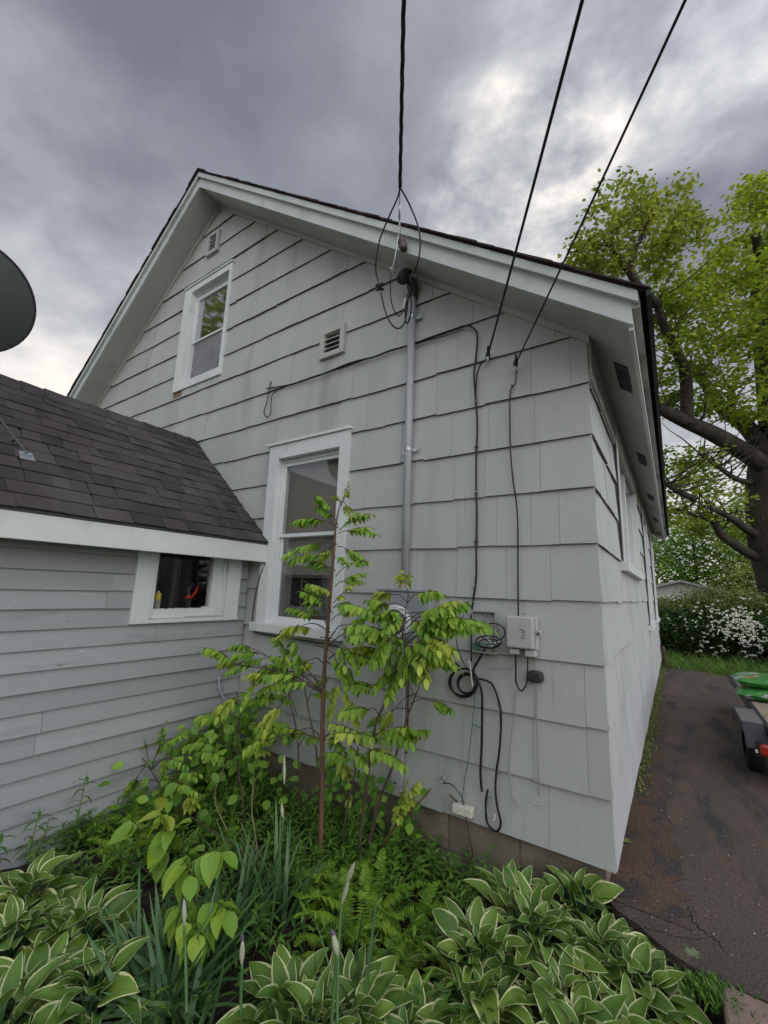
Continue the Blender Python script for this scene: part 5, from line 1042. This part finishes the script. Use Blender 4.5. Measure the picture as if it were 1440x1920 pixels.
def twigs(mb, P_, rs, n_, L_, r0):
    for k in range(n_):
        i = rs.randrange(len(P_)//3, len(P_)); p = P_[i]; d = Vector((rs.uniform(-1, 1), rs.uniform(-1, 1), rs.uniform(-.1, 1))).normalized(); q = [p]
        for s_ in range(4): d = (d+Vector((rs.uniform(-.4, .4), rs.uniform(-.4, .4), rs.uniform(-.1, .35)))).normalized(); q.append(q[-1]+d*L_/4)
        mb.tube(q, [r0, r0*.25], 5, cap=False)
rs = random.Random(77)
oak = thing('oak_tree', 'large old oak with a thick trunk and fresh green crown beyond the driveway', 'tree')
mb = MB(); dp = 11.0
tk = [D(1508, 1262, dp), D(1486, 1160, dp), D(1462, 1080, dp), D(1445, 1000, dp), D(1442, 900, dp), D(1456, 820, dp)]
mb.tube(smoothpath(tk, 6), [.8, .72, .66, .62, .59, .57]+[.55, .54, .53, .52, .51, .5]+[.49]*6+[.48]*6+[.46]*7, 20)
ls = [limb(mb, [(1440, 880, dp), (1400, 850, dp-.3), (1340, 815, dp-.8), (1285, 790, dp-1.2), (1235, 765, dp-1.4)], .25, .12),
      limb(mb, [(1288, 795, dp-1.2), (1287, 730, dp-1.4), (1282, 690, dp-1.6), (1262, 645, dp-1.9), (1240, 600, dp-2.2), (1232, 560, dp-2.4)], .14, .07),
      limb(mb, [(1430, 840, dp), (1400, 800, dp), (1355, 765, dp), (1340, 745, dp), (1315, 710, dp), (1292, 688, dp)], .22, .09),
      limb(mb, [(1372, 775, dp), (1371, 740, dp), (1372, 735, dp)], .10, .09),
      limb(mb, [(1425, 1045, dp), (1400, 1035, dp), (1355, 1005, dp-.3), (1335, 975, dp-.5), (1300, 965, dp-.9), (1270, 955, dp-1.2)], .14, .04),
      limb(mb, [(1420, 1005, dp), (1390, 985, dp-.4), (1360, 965, dp-.8), (1335, 955, dp-1.1)], .12, .04),
      limb(mb, [(1410, 905, dp), (1380, 898, dp-.3), (1340, 870, dp-.9), (1310, 850, dp-1.3)], .08, .03),
      limb(mb, [(1300, 935, dp-1.2), (1265, 918, dp-1.5), (1240, 900, dp-1.8)], .08, .03),
      limb(mb, [(1232, 570, dp-2.4), (1200, 540, dp-2.6), (1180, 510, dp-2.7), (1160, 480, dp-2.8), (1130, 440, dp-3)], .09, .04),
      limb(mb, [(1180, 510, dp-2.7), (1190, 470, dp-2.8), (1205, 440, dp-2.9), (1220, 400, dp-3)], .06, .02),
      limb(mb, [(1450, 820, dp), (1440, 700, dp-.8), (1425, 560, dp-1.2), (1430, 500, dp-1.4), (1415, 440, dp-1.8)], .3, .08)]
for i_, P_ in enumerate(ls): twigs(mb, P_, rs, 13 if i_ < 8 else 7, 1.3 if i_ < 8 else .7, .020 if i_ < 8 else .011)
mb.build('trunk', 'bark', oak, smooth=True)
crown = []
def cb2(u, v, dep, r): crown.append((D(u, v, dep), r))
for q in ((1150, 390, 8.2, .55), (1190, 370, 8.4, .5), (1240, 400, 8.4, .55), (1285, 380, 8.6, .45), (1120, 440, 8.2, .5), (1170, 440, 8.2, .55), (1220, 440, 8.4, .5), (1275, 420, 8.6, .5), (1100, 480, 8.2, .35), (1140, 480, 8.2, .4), (1090, 500, 8.4, .25), (1290, 440, 8.8, .35), (1155, 500, 8.4, .25), (1255, 455, 8.6, .3),
          (1235, 490, 9.0, .35), (1345, 500, 9.4, .35), (1250, 530, 9.0, .45), (1290, 530, 9.2, .55), (1340, 520, 9.2, .6), (1390, 420, 9.4, .55), (1430, 360, 9.4, .5), (1410, 380, 9.6, .4), (1440, 430, 9.4, .6), (1400, 480, 9.2, .6), (1380, 560, 9.2, .65), (1430, 540, 9.2, .65), (1300, 580, 9.0, .65), (1250, 580, 9.0, .45), (1350, 600, 9.0, .7), (1410, 620, 9.2, .7), (1330, 650, 9.2, .65), (1260, 650, 9.2, .4), (1390, 680, 9.4, .65), (1440, 690, 9.4, .6), (1300, 690, 9.6, .3), (1240, 700, 9.6, .3), (1360, 730, 9.8, .45), (1420, 760, 10, .55), (1270, 745, 10.2, .3), (1260, 760, 10.5, .3), (1320, 770, 10.8, .3), (1390, 790, 10.5, .4),
          (1270, 850, 10.2, .45), (1320, 860, 10.4, .5), (1290, 890, 10.2, .5), (1370, 870, 11.6, .55), (1260, 900, 10, .4), (1340, 920, 10.4, .55), (1390, 940, 11.4, .5), (1300, 950, 10.2, .45), (1260, 960, 10, .3), (1350, 960, 11.2, .5), (1375, 1000, 11.8, .4), (1290, 990, 11.8, .3),
          (1470, 480, 9.4, .8), (1480, 600, 9.4, .8), (1500, 380, 9.6, .9), (1490, 740, 9.8, .8), (1500, 860, 11, .9), (1530, 540, 10, 1.2)): cb2(*q)
mb = MB(); leafcloud(mb, crown[14:], 31, .12, rs, .8, 34, .14); mb.build('crown', 'oakleaf', oak)
mb = MB(); leafcloud(mb, crown[:14]+crown[24:30], 40, .105, rs, .8, 22, .11); mb.build('crown', 'oakleaf2', oak)
def simpletree(name, label, x, y, hgt, rad, m, seed, per=26, size=.3, group=None, blob=12, trunk_r=.22, zb=-.2, low=.25, cs=.35):
    r_ = random.Random(seed); o = thing(name, label, 'tree', group=group); mb = MB(); mb.tube(smoothpath([(x, y, zb), (x+.1, y, hgt*.4), (x, y+.1, hgt*.75)], 4), [trunk_r, trunk_r*.4], 8)
    bl = []
    for i in range(blob):
        t = low+(.92-low)*i/blob; a = i*2.4; w_ = math.sin(math.pi*(.2+.75*(t-low)/(1-low)))*rad*.65
        c = Vector((x+math.cos(a)*w_, y+math.sin(a)*w_, hgt*t)); bl.append((c, rad*r_.uniform(.38, .6))); mb.tube([(x, y, hgt*t*.8), tuple(c)], [trunk_r*.35, .03], 5, cap=False)
    mb.build('trunk', 'bark', o, smooth=True); mb = MB(); leafcloud(mb, bl, per, size, r_, .85, 10, cs); mb.build('crown', m, o)
far = [(-3.5, 46, 9, 4.2, 'farleaf'), (2.2, 48, 10, 4.6, 'farleaf'), (8, 44, 9.5, 4.6, 'farleaf'), (5.0, 26, 5.6, 2.7, 'farleaf2'), (9.0, 28, 6, 3.2, 'farleaf2'), (14, 42, 10, 5, 'farleaf'), (-9, 50, 11, 5, 'farleaf'), (13, 26, 6, 3, 'farleaf2')]
fl_ = ['green tree far behind the neighbour garage roof', 'tallest far tree right of the garage peak', 'far green tree seen under the oak limb', 'olive green small tree behind the flowering bush', 'olive tree behind the oak trunk', 'far tree beyond the oak on the right', 'far tree hidden mostly by the house', 'olive tree right of the oak trunk']
for i, (x, y, hh, r_, m) in enumerate(far): simpletree('broadleaf_tree', fl_[i], x, y, hh, r_, m, 100+i, 20, .34 if y > 30 else .22, 'trees beyond the yard', 14, low=.12, cs=.5 if y > 30 else .3)
# flowering bush
def bush(label, x, y, rx, ry, hgt, seed, flowers, top='bushleaf2', group='bushes beyond the driveway'):
    r_ = random.Random(seed); o = thing('bush', label, 'bush', group=group); mb = MB(); mt2 = MB(); bl = MB(); stm = MB()
    for i in range(10): a = i*.63; stm.tube([(x, y, -.18), (x+math.cos(a)*rx*.5, y+math.sin(a)*ry*.4, hgt*.5)], [.025, .01], 5, cap=False)
    for k in range(5600):
        a, b = r_.uniform(0, 6.28), math.acos(r_.uniform(-.85, 1)); rr = r_.uniform(.55, 1.05)*(1+.12*math.sin(3*a+seed)+.1*math.sin(5*b)); p = Vector((x+math.cos(a)*math.sin(b)*rx*rr, y+math.sin(a)*math.sin(b)*ry*rr, hgt*.42+math.cos(b)*hgt*.58*rr))
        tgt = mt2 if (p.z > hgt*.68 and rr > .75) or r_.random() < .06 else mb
        for q in range(6):
            c_ = p+Vector((r_.gauss(0, .08), r_.gauss(0, .08), r_.gauss(0, .06))); s_ = .065; dd = Vector((r_.uniform(-1, 1), r_.uniform(-1, 1), r_.uniform(-.6, .5))).normalized()*s_; nb_ = dd.cross(Vector((r_.gauss(0, 1), r_.gauss(0, 1), 1))).normalized()*s_*.4
            i = len(tgt.v); tgt.v += [tuple(c_), tuple(c_+dd*.5+nb_), tuple(c_+dd), tuple(c_+dd*.5-nb_)]; tgt.f.append((i, i+1, i+2, i+3)); tgt.uv.append(None)
    for (u, v, n_, sp) in flowers:
        for k in range(n_):
            uu, vv = r_.gauss(u, sp), r_.gauss(v, sp*.9); d = ray(uu, vv).normalized(); 
            # on the front surface of the bush ellipsoid
            oc = CAM-Vector((x, y, hgt*.42)); A_ = (d.x/rx)**2+(d.y/ry)**2+(d.z/(hgt*.58))**2; B_ = 2*(oc.x*d.x/rx**2+oc.y*d.y/ry**2+oc.z*d.z/(hgt*.58)**2); C_ = (oc.x/rx)**2+(oc.y/ry)**2+(oc.z/(hgt*.58))**2-1.15
            ds = B_*B_-4*A_*C_
            if ds < 0: continue
            p = CAM+d*((-B_-math.sqrt(ds))/(2*A_))
            for q in range(5):
                c_ = p+Vector((r_.gauss(0, .02), r_.gauss(0, .02), r_.gauss(0, .012))); bl.lathe(c_, (r_.gauss(0, .5), -1, .6), [(0, .014), (.006, .010), (.008, 0)], 5)
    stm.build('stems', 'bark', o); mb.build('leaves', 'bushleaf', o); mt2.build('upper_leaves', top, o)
    if bl.v: bl.build('blossoms', 'blossom', o)
bush('large rounded bush with white blossoms on its right side', 1.35, 11.6, 1.55, 1.1, 1.42, 3, [(1385, 1165, 40, 17), (1370, 1180, 22, 12), (1350, 1155, 20, 16), (1405, 1175, 40, 18), (1330, 1170, 18, 22), (1395, 1160, 24, 18), (1415, 1205, 40, 20), (1400, 1185, 30, 22), (1295, 1160, 16, 22), (1335, 1210, 14, 12)])
bush('flowering bush at the right edge beneath the oak', 3.1, 11.0, 1.1, .9, 1.25, 5, [(1425, 1190, 45, 14), (1435, 1210, 55, 14), (1410, 1200, 30, 10), (1440, 1170, 40, 14)])
bush('dark green bush close behind the far house corner', -.15, 13.2, 1.1, 1.0, 1.2, 7, [])
# neighbour buildings
nb_ = thing('neighbour_garage', 'pale garage with a low white gable beyond the bushes', 'garage')
mb = MB(); mb.box(-1.9, 3.3, 30, 36, -.2, 1.62); mb.poly([(-1.9, 30, 1.62), (3.3, 30, 1.62), (.72, 30, 2.3)]); mb.build('wall', 'farwall', nb_)
mb = MB(); mb.prism([(-2.3, 29.6, 1.5), (.72, 29.6, 2.34), (.72, 29.6, 2.48), (-2.3, 29.6, 1.64)], (0, 6.8, 0)); mb.prism([(3.7, 29.6, 1.5), (.72, 29.6, 2.34), (.72, 29.6, 2.48), (3.7, 29.6, 1.64)], (0, 6.8, 0)); mb.build('roof', 'farroof', nb_, recalc=True)
mb = MB(); mb.box(-1.3, 1.0, 29.95, 29.99, -.2, 1.5); mb.build('garage_door', 'white', nb_)
nh = thing('neighbour_house', 'pale sided house partly hidden behind the oak trunk', 'house')
mb = MB(); mb.box(6.8, 12, 32, 40, -.2, 2.6); mb.build('wall', 'farwall', nh)
mb = MB(); mb.prism([(6.4, 31.6, 2.5), (9.4, 31.6, 4.2), (12.4, 31.6, 2.5)], (0, 9, 0)); mb.build('roof', 'farroof', nh, recalc=True)
mb = MB(); mb.box(8, 9, 31.95, 31.99, .8, 2.0); mb.build('window', 'glass', nh)
car = thing('parked_car', 'white car parked in front of the far garage, mostly hidden', 'car')
mb = MB(); mb.prism([(-1.1, 26, .15), (-1.1, 26, .75), (-.3, 26, .85), (.2, 26, 1.25), (1.4, 26, 1.3), (1.9, 26, .85), (2.6, 26, .75), (2.6, 26, .15)], (0, 1.7, 0)); mb.build('body', 'carpaint', car, recalc=True, bevel=.08)
mb = MB(); mb.prism([(-.15, 25.99, .88), (.27, 25.99, 1.2), (1.35, 25.99, 1.24), (1.7, 25.99, .88)], (0, .02, 0)); mb.build('side_window', 'dark', car, recalc=True)
for x in (-.4, 1.9):
    mb = MB(); mb.lathe((x, 25.95, .14), (0, 1, 0), [(0, 0), (0, .2), (.02, .3), (.2, .3), (.2, 0)], 18); mb.build('wheel', 'tyre', car)
# behind the camera: building added to hide horizon glare from panes; reflected tree
nb2 = thing('added_tan_building', 'unseen tan building added behind the viewpoint to block horizon glare in the panes', 'building')
mb = MB(); mb.box(-1, 13, -17, -10.5, -.2, 2.9); mb.prism([(-1, -10.5, 2.9), (-1, -17, 2.9), (-1, -13.7, 5.2)], (14, 0, 0)); mb.build('wall', 'tan', nb2, recalc=True)
simpletree('broadleaf_tree', 'tree reflected in the upstairs window', -12.6, -5.3, 12.2, 2.6, 'farleaf2', 300, 20, .3, None, 14, low=.3)

mb = MB(); r_ = random.Random(12)
for (u, v) in ((446, 925), (453, 934), (458, 946), (464, 952), (470, 958), (476, 972), (432, 905), (402, 872)):
    a_ = G(u, v, .035); mb.tube(smoothpath([a_, a_+Vector((r_.uniform(-.01, .01), -.01, .02)), a_+Vector((r_.uniform(-.015, .02), -.015, r_.uniform(.03, .06)))]), [.003, .001], 5)
tag(mb.build('roof_debris', 'dry', kind='stuff'), 'dry curled stalks lodged where the annex roof meets the gable wall', 'debris')
